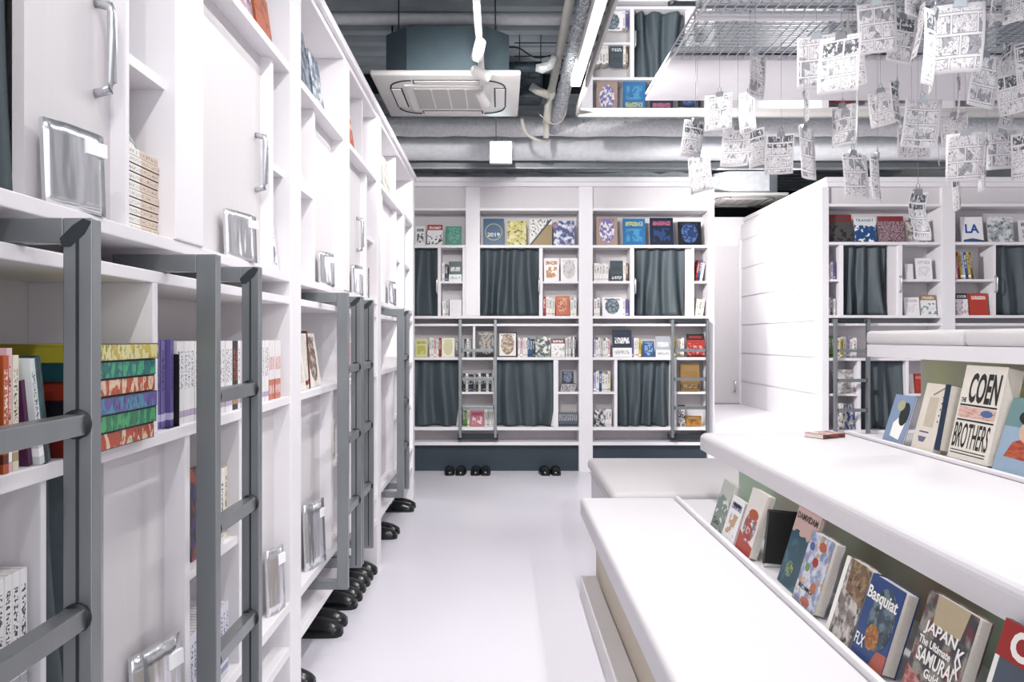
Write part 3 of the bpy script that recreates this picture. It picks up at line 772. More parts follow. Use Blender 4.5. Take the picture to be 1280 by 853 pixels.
spines(FB, X(713.5), Z_M1, ['white', 'white'], 'right of orange-red book in middle cubby ' + CU, (.024, .03), (.15, .17), .13, .05, 54)
spines(FB, X(743), Z_C2, ['white'] * 5, 'in upper right cubby, top shelf, ' + CU, (.024, .028), (.155, .175), .13, .04, 55)
fb(FB, Z_C2, 763, 779, 326, cover('bot', '4c5a64', '3c4850', 'e8ecee'), 'slate book with white script in upper right cubby ' + CU)
spines(FB, X(780), Z_C2, ['white', 'brown'], 'right of slate book in upper right cubby ' + CU, (.02, .024), (.15, .18), .13, .04, 56)
spines(FB, X(743), Z_M1, ['white', 'white'], 'in upper right cubby, lower shelf, ' + CU, (.026, .03), (.15, .17), .13, .04, 57)
fb(FB, Z_M1, 753, 778, 372, cover('center', 'efecee', '5c6c78', '9aa8b0'), 'white book with slate square picture in upper right cubby ' + CU)
spines(FB, X(779), Z_M1, ['white', 'purple'], 'right of slate-picture book in upper right cubby ' + CU, (.024, .028), (.16, .18), .13, .04, 58)
spines(FB, X(870), Z_C2, ['red', 'blue', 'white'], 'leaning in narrow end cubby ' + CU, (.02, .026), (.17, .2), .13, .04, 59, tilt=.18)
spines(FB, X(870), Z_M1, ['white', 'cream', 'white'], 'leaning low in narrow end cubby ' + CU, (.022, .026), (.14, .17), .13, .04, 60, tilt=.14)
# row three
RT = 'on middle row of back bookcase'
fb(FB, Z_R3, 519, 534, 424, cover('title', 'e6e2a0', 'd8d060', 'b0a84c'), 'pale yellow booklet at left end ' + RT)
u = spines(FB, X(536), Z_R3, ['white', 'white', 'pink', 'white', 'red'], RT + ' left of ladder', (.018, .024), (.17, .19), .14, .05, 61)
fb(FB, Z_R3, 552, 568, 423, cover('center', 'ece8d4', 'e2dca0', 'd8d0b4'), 'cream booklet left of ladder ' + RT)
spines(FB, X(569), Z_R3, ['grey', 'pale grey'], RT + ' touching the ladder', (.018, .022), (.15, .17), .13, .05, 62)
spines(FB, X(580), Z_R3, ['black', 'white', 'grey'], RT + ' behind the ladder', (.02, .024), (.17, .18), .13, .05, 63)
fb(FB, Z_R3, 595.5, 621, 414, cover('center', '1a1d22', 'b0a698', '3c3c40'), 'black book with pale oval behind ladder ' + RT)
b = fb(FB, Z_R3, 623, 646, 416, cover('center', 'e8e2de', '8a6a54', 'd4b89c'), 'white picture book with black border ' + RT)
for q in (((.0, 0), (1, .045)), ((0, .955), (1, 1)), ((0, 0), (.05, 1)), ((.95, 0), (1, 1))):
    xs = [v.co for v in b.data.vertices]; wd = max(c.x for c in xs); ht = max(c.z for c in xs)
    patch(b, 'border', [(q[0][0] * wd, q[0][1] * ht), (q[1][0] * wd, q[0][1] * ht), (q[1][0] * wd, q[1][1] * ht), (q[0][0] * wd, q[1][1] * ht)], M['ink'])
spines(FB, X(647.5), Z_R3, ['white', 'pink', 'white', 'white', 'blue', 'teal', 'navy'], RT + ' right of bordered book', (.019, .023), (.165, .185), .14, .05, 64)
fb(FB, Z_R3, 669.5, 688, 421, cover('blob', '26343e', 'e6e8e4', '5a8a6c'), 'dark book with white lettering shapes ' + RT)
fb(FB, Z_R3, 689, 706, 424, cover('top', 'efecea', '8c2c2c', 'b8b4b4'), 'white book with dark red top ' + RT)
spines(FB, X(707.5), Z_R3, ['white', 'pale grey', 'white', 'grey', 'white', 'black'], RT + ' left of pillar', (.014, .018), (.165, .21), .14, .05, 65)
spines(FB, X(743), Z_R3, ['lilac', 'white', 'white', 'pale grey', 'white', 'white', 'pink'], RT + ' right of pillar', (.019, .023), (.15, .19), .14, .05, 66)
b = fb(FB, Z_R3, 766, 790, 413, cover('bot', '1c2c48', 'eceaea', 'b8b8c4'), 'navy hardback with white band ' + RT)
spines(FB, X(791), Z_R3, ['purple', 'white', 'cream', 'yellow'], RT + ' right of navy hardback', (.019, .023), (.165, .18), .14, .05, 67)
fb(FB, Z_R3, 804, 818, 427, cover('center', '2c5a9c', '8cb4dc', '1c3c74'), 'small blue book ' + RT + ' right of pillar')
fb(FB, Z_R3, 820, 838, 421, cover('bot', 'b4b8c0', 'ecebee', '5a6068'), 'silver-grey book with white foot ' + RT)
spines(FB, X(844), Z_R3, ['yellow', 'white', 'cream', 'white'], RT + ' behind right-hand ladder', (.02, .024), (.165, .18), .14, .05, 68)
fb(FB, Z_R3, 859, 881, 418, cover('top', 'c43c34', '1c1c20', 'e8a09c'), 'black and red book behind right-hand ladder ' + RT)
# lower cubbies
spines(FB, X(578.5), Z_C1, ['black', 'white', 'navy', 'black', 'grey', 'black', 'white', 'black', 'navy', 'white', 'black'], 'behind middle ladder on back bookcase', (.021, .025), (.155, .175), .14, .05, 71)
spines(FB, X(578.5), Z_L1, ['green', 'green', 'cream'], 'low behind middle ladder, back bookcase', (.018, .022), (.14, .16), .14, .05, 72)
fb(FB, Z_L1, 588, 605, 514, cover('title', 'd8788c', 'efd8dc', 'b83c50'), 'pink-red book low behind middle ladder, back bookcase')
spines(FB, X(606), Z_L1, ['white', 'pale grey', 'white', 'white'], 'right of pink-red book behind middle ladder', (.018, .022), (.15, .165), .14, .05, 73)
for i in range(5):
    o = link('booklet', box_me((0, 0, 0), (.14, .1, .014), .001), cover('flatspine', 'd8d4d4', '8c9098', '3c4048', i))
    o.matrix_world = FB.T(X(701) + i * .002, .05, Z_C1 + .0005 + i * .0146)
    tag(o, 'grey booklet, %s from bottom of small pile in low right cubby, back bookcase' % ordw(i), 'book', 'small pile of booklets')
put_face(FB, X(703), Z_C1 + .074, .11, .115, .012, cover('center', '1c2a44', '8c9ab4', '0e1626'), 'dark navy booklet atop the small pile in back bookcase', .12, .06)
u = X(699)
for i in range(9):
    put_spine(FB, u, Z_L1, .018, .13, .13, cover('spine', '6a7480', 'e2e4e6', '2c3440'), 'grey volume, %s from left in matching bottom row by back pillar' % ordw(i), .05, group='grey matching volumes', name='book'); u += .0195
spines(FB, X(742.5), Z_C1, ['lilac', 'white', 'blue', 'white', 'white', 'cream'], 'in low cubby right of back pillar', (.022, .028), (.16, .2), .14, .05, 75)
fb(FB, Z_L1, 743, 757, 513, cover('blob', '202428', 'e4e4e4', '6a6e74'), 'black and white photo book in bottom cubby right of back pillar')
spines(FB, X(758), Z_L1, ['white', 'white'], 'in bottom cubby beside photo book, right of back pillar', (.026, .03), (.15, .165), .14, .05, 76)
fb(FB, Z_C1, 851, 875, 455, cover('bot', 'a8834c', '9c7640', 'e8d4a8'), 'tan brown book behind right-hand ladder, back bookcase', .03)
fb(FB, Z_L1, 848, 857, 507, cover('stripe', '1c1e20', 'eeeeea', '1c1e20'), 'black and white patterned book low behind right-hand ladder')
fb(FB, Z_L1, 858, 877, 521, cover('title', 'd8963c', '8a5a2c', 'f0d8a0'), 'orange boxed book low behind right-hand ladder', .04)
# book spine next to curtains
put_spine(FB, X(689), Z_L1, .02, .16, .03, cover('plain', 'e6e4e4'), 'thin white folder leaning at right of lower middle curtain', .03, .15)
put_spine(FB, X(570), Z_L1, .016, .16, .03, cover('plain', 'dfe0e2'), 'thin white folder leaning at right of lower left curtain', .03, .12)

# ------------------------------------------------------------------ RIGHT BOOKCASE
def XR(px): return FR.px(px)
RU0, RU1 = XR(1035), 5.45
ZTR = FR.pz(222)
tR = bookcase(FR, 'white built-in bookcase at right behind the tiered benches', RU0, RU1, ZTR - .08)
for z0, z1 in ((Z_L2a, Z_L2), (Z_L1a, Z_L1), (Z_R3a, Z_R3), (Z_M2a, Z_M2), (Z_M1a, Z_M1), (Z_R1a, Z_R1), (Z_TOPa, Z_TOP)):
    plank(tR, FR, RU0, RU1, z0, z1)
FR.box('cornice', RU0 - .03, RU1, -.03, 2.45, ZTR - .045, ZTR, 'white', tR, .004)
FR.box('cornice', RU0 - .015, RU1, -.015, 2.45, ZTR - .085, ZTR - .045, 'white', tR, .004)
FR.box('frieze_panel', RU0, RU1, .03, .045, Z_TOP, ZTR - .085, 'panel', tR)
for a, b in ((1027, 1036), (1177, 1194)): pillar(tR, FR, XR(a), XR(b), 0, ZTR - .085)
# clapboard side
zz = .40
k = 0
while zz < ZTR - .1:
    z1 = min(zz + .335, ZTR - .086)
    x = XR(1028)
    me = bpy.data.meshes.new('side_board')
    y0, y1 = 7.26, 9.62
    vv = []
    for yy in (y0, y1):
        vv += [(x - .014, yy, zz), (x - .006, yy, z1 - .02), (x - .001, yy, z1), (x + .04, yy, z1), (x + .04, yy, zz)]
    me.from_pydata(vv, [], [(4, 3, 2, 1, 0), (5, 6, 7, 8, 9)] + [(i, (i + 1) % 5, (i + 1) % 5 + 5, i + 5) for i in range(5)])
    link('side_board', me, M['white'], tR); zz = z1
def rs(a, b, z0, z1, v0=.012): return stile(tR, FR, XR(a), XR(b), z0, z1, v0)
for a, b in ((1050, 1055), (1124, 1129), (1243, 1246)): rs(a, b, Z_M1, Z_R1a)
FR.box('sliding_door', XR(1113), XR(1124), .05, .068, Z_M1, Z_R1a, 'panel', tR)
handle(FR, tR, XR(1125.5), 1.66, 1.8, .012); handle(FR, tR, XR(1245), 1.66, 1.8, .012)
for a, b in ((1036, 1050), (1129, 1177), (1194, 1243)): FR.box('cubby_shelf', XR(a), XR(b), .015, DEP, Z_C2a, Z_C2, 'white', tR)
for a, b in ((1073, 1077), (1133, 1137)): rs(a, b, Z_L1, Z_R3a)
for a, b in ((1036, 1073), (1137, 1177)): FR.box('cubby_shelf', XR(a), XR(b), .015, DEP, Z_C1a, Z_C1, 'white', tR)
curtain(FR, XR(1055), XR(1113), Z_M1 + .004, Z_R1a - .003, .08, 'grey curtain in upper opening of right bookcase under face-out magazines', 5, 21)
curtain(FR, XR(1246), XR(1310), Z_M1 + .004, Z_R1a - .003, .08, 'dark grey curtain at the right photo edge in right bookcase', 5, 22)
curtain(FR, XR(1077), XR(1133), Z_L1 + .004, Z_R3a - .003, .08, 'grey curtain in lower opening of right bookcase below the top bench', 5, 23)
ladder(FR, XR(1039), XR(1083), 'grey steel ladder at left end of right bookcase', v=-.08)
R1R = 'on top row of right bookcase'
fb(FR, Z_R1, 1037, 1066, 268, cover('top', '5c5a5a', '9c3030', '24282c'), 'dark magazine with red title band ' + R1R)
b = fb(FR, Z_R1, 1069, 1096, 272, cover('grad', 'dfe2e6', '2a5c98', 'f0f0f2'), 'travel magazine with blue mountain cover ' + R1R)
on(b, 'TRANSIT', .06, .84, .86, .11, 'ink', .004)
fb(FR, Z_R1, 1099, 1131, 270, cover('stripe', 'b89ca4', '6c4850', 'a03c48'), 'mauve patterned magazine ' + R1R)
fb(FR, Z_R1, 1134, 1159, 272, cover('blob', '9a8c8c', 'd8d0cc', '5c4a4c'), 'grey-brown magazine behind the curled page ' + R1R)
b = fb(FR, Z_R1, 1202, 1230, 271, cover('grad', 'efeef2', 'efeef2', 'efeef2'), 'white magazine with blue LA lettering ' + R1R)
on(b, 'LA', .2, .36, .62, .36, 'inkblue', .03)
xs = [v.co for v in b.data.vertices]; wd = max(c.x for c in xs); ht = max(c.z for c in xs)
patch(b, 'printed_band', [(.1 * wd, .0), (wd, .0), (wd, .08 * ht), (.5 * wd, .16 * ht), (.1 * wd, .1 * ht)], cover('plain', '4a6a9c'))
fb(FR, Z_R1, 1236, 1268, 271, cover('blob', 'b4bcc0', 'e4e6e8', '5c6a72'), 'grey-blue magazine right of LA cover ' + R1R)
fb(FR, Z_R1, 1275, 1300, 275, cover('title', 'e6e4e6', 'b8b4ba', '6a6870'), 'white magazine cut by the right photo edge ' + R1R)
spines(FR, XR(1038), Z_C2, ['pink', 'white', 'purple'], 'in narrow cubby of right bookcase', (.02, .024), (.12, .17), .13, .05, 81)
spines(FR, XR(1038), Z_M1, ['white', 'grey', 'white'], 'low in narrow cubby of right bookcase', (.02, .024), (.15, .18), .13, .05, 82)
fb(FR, Z_C2, 1132, 1142, 330, cover('plain', 'f0eef0'), 'small plain white booklet in cubby of right bookcase')
fb(FR, Z_C2, 1146, 1166, 323, cover('title', 'f0eef0', 'e4e0e4', 'd4d0d6'), 'taller white booklet in cubby of right bookcase')
fb(FR, Z_M1, 1131, 1150, 372, cover('title', 'f0eef0', 'e6e2e4', 'cfcad0'), 'white booklet low in cubby of right bookcase')
fb(FR, Z_M1, 1152, 1171, 369, cover('top', 'efece8', 'b09060', '7aa4c4'), 'white book with tan top in cubby of right bookcase')
spines(FR, XR(1196), Z_C2, ['brown', 'pink', 'red', 'yellow', 'lilac', 'blue', 'yellow', 'brown'], 'in leaning striped set, right bookcase', (.021, .023), (.245, .25), .15, .05, 83, tilt=-.12, kind='volume')
fb(FR, Z_M1, 1196, 1211, 367, cover('top', 'efeaec', '26282c', 'd08a9c'), 'white book with black top beside red book, right bookcase')
fb(FR, Z_M1, 1213, 1236, 367, cover('title', 'dc4430', 'dc4430', 'f6e4dc'), 'bright red-orange book in cubby of right bookcase')
spines(FR, XR(1038), Z_R3, ['green', 'green', 'yellow', 'cream', 'yellow', 'white', 'lilac', 'white', 'white'], 'behind right bookcase ladder', (.024, .03), (.16, .2), .14, .05, 84)
fb(FR, Z_C1, 1044, 1070, 463, cover('blob', 'd8d4d4', 'b0a8a8', 'efecec'), 'pale grey booklet behind right bookcase ladder', lean=.3)
fb(FR, Z_L1, 1045, 1056, 505, cover('blob', 'd8d4d0', '5a4a44', 'efecec'), 'white booklet with dark print low behind right bookcase ladder')
fb(FR, Z_L1, 1056, 1070, 505, cover('blob', '345a9c', 'd8d4d0', '9c7a4c'), 'blue illustrated book low behind right bookcase ladder')
fb(FR, Z_C1, 1137, 1143, 468, cover('plain', 'ece4e0'), 'narrow cream book beside red one under the top bench')
fb(FR, Z_C1, 1144, 1156, 468, cover('title', 'c8342c', 'd84438', 'e8a090'), 'red book seen under the top bench, right bookcase', .03)

# recess between back and right bookcases
struct(box('wall_recess', (BU1 + .0, 9.64, 0), (3.3, 9.74, 2.70), M['wall']))
struct(box('floor_recess', (BU1, 7.42, 0), (RU0 + .02, 9.64, .45), M['white']))
dd = struct(box('door_1', (BU1 + .55, 9.60, .46), (2.86, 9.638, 2.35), M['panel']))
tube('door_pull', [(2.80, 9.60, .72), (2.80, 9.56, .72), (2.80, 9.56, .60), (2.80, 9.60, .60)], .008, M['chrome'], dd, 6)
struct(box('trim_3', (BU1 + .47, 9.59, .45), (BU1 + .55, 9.64, 2.42), M['white']))
struct(box('trim_4', (2.86, 9.59, .45), (2.93, 9.64, 2.42), M['white']))

# ------------------------------------------------------------------ TIERED BENCHES
YF, YN = 4.0, -.6
def cushion(name, a, b, mat, parent, r=.02, both=False):
    if both: return box(name, a, b, M[mat], parent, r, 4)
    bm = bmesh.new()
    bmesh.ops.create_cube(bm, size=1, matrix=Matrix.Translation([(p + q) / 2 for p, q in zip(a, b)]) @ Matrix.Diagonal((*[q - p for p, q in zip(a, b)], 1)))
    top = [e for e in bm.edges if all(v.co.z > b[2] - 1e-4 for v in e.verts)]
    bmesh.ops.bevel(bm, geom=top, offset=r, segments=5, affect='EDGES', profile=.5)
    me = bpy.data.meshes.new(name); bm.to_mesh(me); bm.free()
    return link(name, me, M[mat], parent)
t1 = thing('bench', 'low white upholstered bench, bottom step of the tiered seating', 'bench')
cushion('cushion', (.398, YN, .365), (.865, YF, .45), 'leather', t1, .02)
box('riser', (.46, YN, .10), (.48, 3.86, .365), M['tan'], t1)
box('body', (.48, YN, .0), (1.19, 3.86, .364), M['white'], t1)
box('book_deck', (.866, YN, .364), (1.19, YF, .44), M['white'], t1)
box('lip', (.866, YN, .44), (.884, YF - .02, .462), M['white'], t1, .004)
st = tag(box('step_board', (.383, YN, 0), (.459, 3.86, .10), M['wood'], None, .003), 'low pale step board along the floor under the low bench', 'step')
t2 = thing('bench', 'middle white bench of the tiered seating above the face-out books', 'bench')
box('deck', (1.03, YN, .685), (1.74, YF - .03, .70), M['white'], t2)
cushion('cushion', (.997, YN, .69), (1.72, YF, .775), 'leather', t2, .03)
box('back_panel', (1.19, YN, .44), (1.205, YF, .69), M['green'], t2)
box('end_panel', (1.206, YF - .03, 0), (2.1, YF, .69), M['white'], t2)
box('book_deck', (1.74, YN, .69), (2.1, YF, .768), M['white'], t2)
box('lip', (1.722, YN, .768), (1.74, YF - .02, .786), M['white'], t2, .004)
t3 = thing('bench', 'top grey-cushioned bench of the tiered seating at eye height', 'bench')
box('fascia', (1.83, YN, 1.154), (1.85, YF, 1.215), M['white'], t3, .003)
box('deck', (1.85, YN, 1.154), (3.4, YF, 1.215), M['white'], t3)
cushion('cushion', (1.825, YN, 1.215), (3.4, 3.155, 1.282), 'grey_cushion', t3, .02, True)
cushion('cushion', (1.825, 3.165, 1.215), (3.4, YF + .005, 1.282), 'grey_cushion', t3, .02, True)
box('back_panel', (2.1, YN, .768), (2.115, YF, 1.154), M['olive'], t3)
box('end_panel', (2.116, YF - .03, 0), (3.4, YF, 1.154), M['white'], t3)
ot = thing('ottoman', 'pale grey cushioned platform beyond the low bench', 'ottoman')
box('base', (.60, 4.14, 0), (1.72, 5.30, .37), M['white'], ot, .004)
me = box_me((.575, 4.11, .37), (1.75, 5.33, .45), .035, 4); link('cushion', me, M['grey_cushion'], ot)
box('seam', (.577, 4.4, .372), (.579, 5.2, .376), M['acgrille'], ot)

# ---- books on the tiers (cover faces the aisle, -X); local x runs from far to near
def tier_book(X0, Z0, yf, yn, ztop, d, mat, label, lean=.30, dx=0., pg='pages'):
    h = (ztop - Z0) / math.cos(lean)
    T = Matrix.Translation((X0 + dx, yf, Z0 + .0005)) @ Matrix.Rotation(-PI / 2, 4, 'Z')
    return big_book(label, yf - yn, h, d, mat, lean, T, pagemat=pg), yf - yn, h
ZA, XA = .4405, .895
b, wd, h = tier_book(XA, ZA, 3.42, 3.265, .638, .022, cover('grad', 'c9ccc6', '8fa096', 'e4e4e0', 3), 'misty green-grey book, farthest in the lower face-out row')
letters(b, 'So', wd * .12, h * .1, wd * .5, h * .13, 'ink', .01)
b, wd, h = tier_book(XA, ZA, 3.25, 3.09, .607, .012, cover('title', 'f0eef0', 'd8b48c', '4c5a9c', 2), 'small white book with sketchy figures in lower face-out row')
patch(b, 'printed_title', [(wd * .2, h * .8), (wd * .8, h * .8), (wd * .8, h * .86), (wd * .2, h * .86)], M['ink'])
b, wd, h = tier_book(XA, ZA, 3.06, 2.89, .668, .03, cover('plain', 'efe9e4'), 'white and red art book with round figure in lower face-out row')
patch(b, 'printed_base', [(0, 0), (wd, 0), (wd, h * .16), (wd * .3, h * .24), (0, h * .3)], cover('plain', 'd8482c'))
patch(b, 'printed_figure', ell(wd * .52, h * .42, wd * .38, h * .24), cover('blob', 'c83c2c', '8c8c98', 'e8e4e0', 4), -.0008)
patch(b, 'printed_hair', ell(wd * .55, h * .62, wd * .3, h * .08), cover('plain', 'dc6a34'), -.001)
b, wd, h = tier_book(XA + .03, ZA, 2.83, 2.81, .63, .12, cover('plain', '15181c'), 'black stand built as a block behind the red art book, lower row', .1, pg='ink')  # book shape standing in for a black translucent stand
b, wd, h = tier_book(XA + .025, ZA, 2.665, 2.475, .685, .012, cover('grad', 'd8b4ac', '2a5c70', '3e8088', 9), 'pink and sea-blue picture book with wavy title in lower row')
letters(b, 'DAMVIDAM', wd * .06, h * .86, wd * .86, h * .08, 'ink', .012)
patch(b, 'printed_plant', ell(wd * .35, h * .22, wd * .16, h * .1), cover('blob', '3c7c64', 'b8c078', '2a5c70', 5), -.0008)
b, wd, h = tier_book(XA, ZA, 2.46, 2.295, .648, .034, cover('blob', 'd8dce8', '8a9cc8', 'e8b870', 6), 'colourful patchwork-pattern paperback in lower face-out row')
for q, (cx, cz, rx, rz, c) in enumerate(((.5, .62, .13, .07, 'c8342c'), (.62, .86, .16, .07, 'e0703c'), (.7, .3, .12, .08, 'd88050'), (.25, .5, .1, .06, '8cae6c'), (.55, .08, .2, .06, 'dc7450'), (.2, .8, .1, .06, '5c74b8'))):
    patch(b, 'printed_shape', ell(wd * cx, h * cz, wd * rx, h * rz, 7), cover('plain', c), -.0007 - q * .0001)
letters(b, 'ROMO', wd * .12, h * .2, wd * .6, h * .06, 'ink', .01)
b, wd, h = tier_book(XA, ZA, 2.205, 2.06, .640, .03, cover('blob', 'd8d2cc', '8c8078', '3c3834', 7), 'white-spined book with brown and grey photo cover, lower row')
patch(b, 'printed_margin', [(0, 0), (wd * .14, 0), (wd * .14, h), (0, h)], M['inkwhite'])
patch(b, 'printed_photo', [(wd * .3, h * .6), (wd, h * .5), (wd, h * .98), (wd * .25, h)], cover('blob', '8a6a4c', 'b89a70', '4c3a30', 8), -.0007)
b, wd, h = tier_book(XA, ZA, 2.05, 1.885, .636, .036, cover('plain', '22529c'), 'thick blue art book lettered Basquiat in the lower row')
patch(b, 'printed_skull', ell(wd * .6, h * .55, wd * .36, h * .38), cover('blob', '3c5468', '7c94a0', '28343c', 9), -.0007)
patch(b, 'printed_face', ell(wd * .48, h * .3, wd * .2, h * .16, 9), cover('blob', 'c87c34', 'a85a28', 'e0b04c', 10), -.0009)
patch(b, 'printed_corner', [(wd * .6, 0), (wd, 0), (wd, h * .22), (wd * .72, h * .2)], cover('plain', 'd86a54'), -.0009)
letters(b, 'Basquiat', wd * .03, h * .66, wd * .9, h * .2, 'inkwhite', .02).location.y = -.0012
letters(b, 'FLX', wd * .05, h * .12, wd * .28, h * .14, 'inkwhite', .01).location.y = -.0012
b, wd, h = tier_book(XA, ZA, 1.80, 1.615, .672, .032, cover('blob', '4a4c54', 'a8a298', '8c3c44', 11), 'samurai guidebook with collage cover and bold white lettering')
patch(b, 'printed_sky', [(wd * .25, h * .74), (wd * .8, h * .74), (wd * .85, h), (wd * .2, h)], cover('plain', 'd6c3a0'), -.0007)
patch(b, 'printed_corner', [(0, 0), (wd * .5, 0), (wd * .4, h * .2), (0, h * .3)], cover('blob', 'c0605c', 'd8a09c', '7c3c44', 12), -.0007)
for s_, xx, zz_, ww, hh_ in (('JAPAN', .12, .62, .66, .13), ('The Ultimate', .08, .53, .66, .07), ('SAMURAI', .12, .38, .74, .13), ('Guide', .36, .28, .36, .08)):
    letters(b, s_, wd * xx, h * zz_, wd * ww, h * hh_, 'inkwhite', .022).location.y = -.001
for s_, zz_ in (('K', .56), ('X', .44)): letters(b, s_, wd * .82, h * zz_, wd * .14, h * .12, 'inkwhite', .02).location.y = -.001
b, wd, h = tier_book(XA, ZA, 1.545, 1.38, .705, .012, cover('plain', '5c6a7a'), 'slate and red magazine with white C at the bottom right corner')
patch(b, 'printed_band', [(0, h * .74), (wd, h * .74), (wd, h), (0, h)], cover('plain', 'cc2a26'))
patch(b, 'printed_margin', [(0, 0), (wd * .08, 0), (wd * .08, h * .74), (0, h * .74)], M['inkwhite'])
letters(b, 'C', wd * .2, h * .77, wd * .34, h * .2, 'inkwhite', .04).location.y = -.0012

ZB, XB = .7685, 1.762
b, wd, h = tier_book(XB, ZB, 3.70, 3.52, .985, .01, cover('plain', '9ab0d4'), 'blue picture book with white figure, first on the middle tier')
patch(b, 'printed_figure', [(wd * .3, h * .15), (wd * .75, h * .1), (wd * .85, h * .45), (wd * .6, h * .6), (wd * .3, h * .42)], M['inkwhite'], -.0007)
patch(b, 'printed_hair', ell(wd * .7, h * .62, wd * .22, h * .24), cover('plain', '28342e'), -.0009)
patch(b, 'printed_face', ell(wd * .45, h * .78, wd * .18, h * .11), cover('plain', 'c8c8a0'), -.0011)
b, wd, h = tier_book(XB, ZB, 3.44, 3.27, 1.045, .035, cover('plain', 'ebe2d6'), 'beige hardback with faint print on the middle tier', .26)
patch(b, 'printed_panel', [(wd * .3, h * .35), (wd * .75, h * .35), (wd * .7, h * .8), (wd * .3, h * .8)], cover('plain', 'd8ccb8'))
patch(b, 'printed_rule', [(wd * .2, h * .26), (wd * .62, h * .26), (wd * .62, h * .28), (wd * .2, h * .28)], cover('plain', '5c64a4'))
patch(b, 'printed_cup', [(wd * .28, h * .12), (wd * .5, h * .12), (wd * .58, h * .2), (wd * .2, h * .2)], cover('plain', '7c80a0'))
patch(b, 'printed_stick', [(wd * .4, h * .84), (wd * .44, h * .82), (wd * .9, h * .95), (wd * .88, h * .97)], cover('plain', 'b09a78'))
for q in range(5): patch(b, 'printed_mark', ell(wd * .88, h * (.45 + q * .09), wd * .025, h * .015, 6), M['ink'])
b, wd, h = tier_book(XB + .005, ZB, 3.262, 3.225, 1.035, .13, cover('plain', '1c3a5c'), 'navy slipcase standing end-on between beige and film books', .18)
b, wd, h = tier_book(XB, ZB, 3.16, 2.90, 1.128, .06, cover('plain', 'ece6dc'), 'large cream film book lettered THE COEN BROTHERS on middle tier', .22)
letters(b, 'COEN', wd * .2, h * .6, wd * .72, h * .32, 'ink', .03)
letters(b, 'THE', wd * .05, h * .6, wd * .13, h * .05, 'ink', .02)
for zz_ in (.565, .405): patch(b, 'printed_rule', [(wd * .05, h * zz_), (wd * .94, h * zz_), (wd * .94, h * (zz_ + .018)), (wd * .05, h * (zz_ + .018))], M['ink'])
patch(b, 'printed_strip', [(wd * .05, h * .44), (wd * .94, h * .44), (wd * .94, h * .555), (wd * .05, h * .555)], cover('blob', 'e0b4a8', 'e8c8bc', 'cc8078', 13))
patch(b, 'printed_camera', ell(wd * .74, h * .505, wd * .15, h * .038, 9), cover('plain', '5c7cb8'), -.0009)
letters(b, 'BROTHERS', wd * .05, h * .12, wd * .86, h * .265, 'ink', .01)
for zz_ in (.085, .055): patch(b, 'printed_rule', [(wd * .05, h * zz_), (wd * .9, h * zz_), (wd * .9, h * (zz_ + .01)), (wd * .05, h * (zz_ + .01))], M['ink'])
b, wd, h = tier_book(XB, ZB, 2.875, 2.60, 1.03, .014, cover('plain', 'a8c0d8'), 'light blue picture book with red-coated figure at right photo edge')
patch(b, 'printed_ground', [(0, h * .62), (wd, h * .62), (wd, h), (0, h)], cover('plain', '7ea6a8'), -.0006)
patch(b, 'printed_coat', [(wd * .15, h * .22), (wd * .85, h * .2), (wd * .8, h * .42), (wd * .5, h * .5), (wd * .25, h * .42)], cover('blob', 'c8523c', 'd87848', 'a83c30', 14), -.0008)
patch(b, 'printed_face', ell(wd * .55, h * .58, wd * .24, h * .16), cover('plain', 'e8c4ac'), -.001)
patch(b, 'printed_hair', ell(wd * .52, h * .76, wd * .28, h * .12), cover('plain', '231c1c'), -.0012)
# book lying on the far end of the middle bench
o = thing('book', 'orange-spined book lying flat on the far end of middle bench', 'book')
o.matrix_world = Matrix.Translation((1.50, 3.72, .7755)) @ Matrix.Rotation(.5, 4, 'Z')
box('cover', (0, 0, 0), (.15, .11, .002), cover('blob', '22262c', 'c8502c', 'd8b4a0'), o); box('page_block', (.003, .002, .002), (.148, .108, .02), M['pages'], o)
box('top_cover', (0, 0, .02), (.15, .11, .022), cover('blob', 'e4d8d4', 'c8644c', 'b0a8a4'), o); box('spine', (0, -.001, .002), (.15, .002, .02), cover('blob', '1c2024', 'd8552c', '4a5a6c'), o)

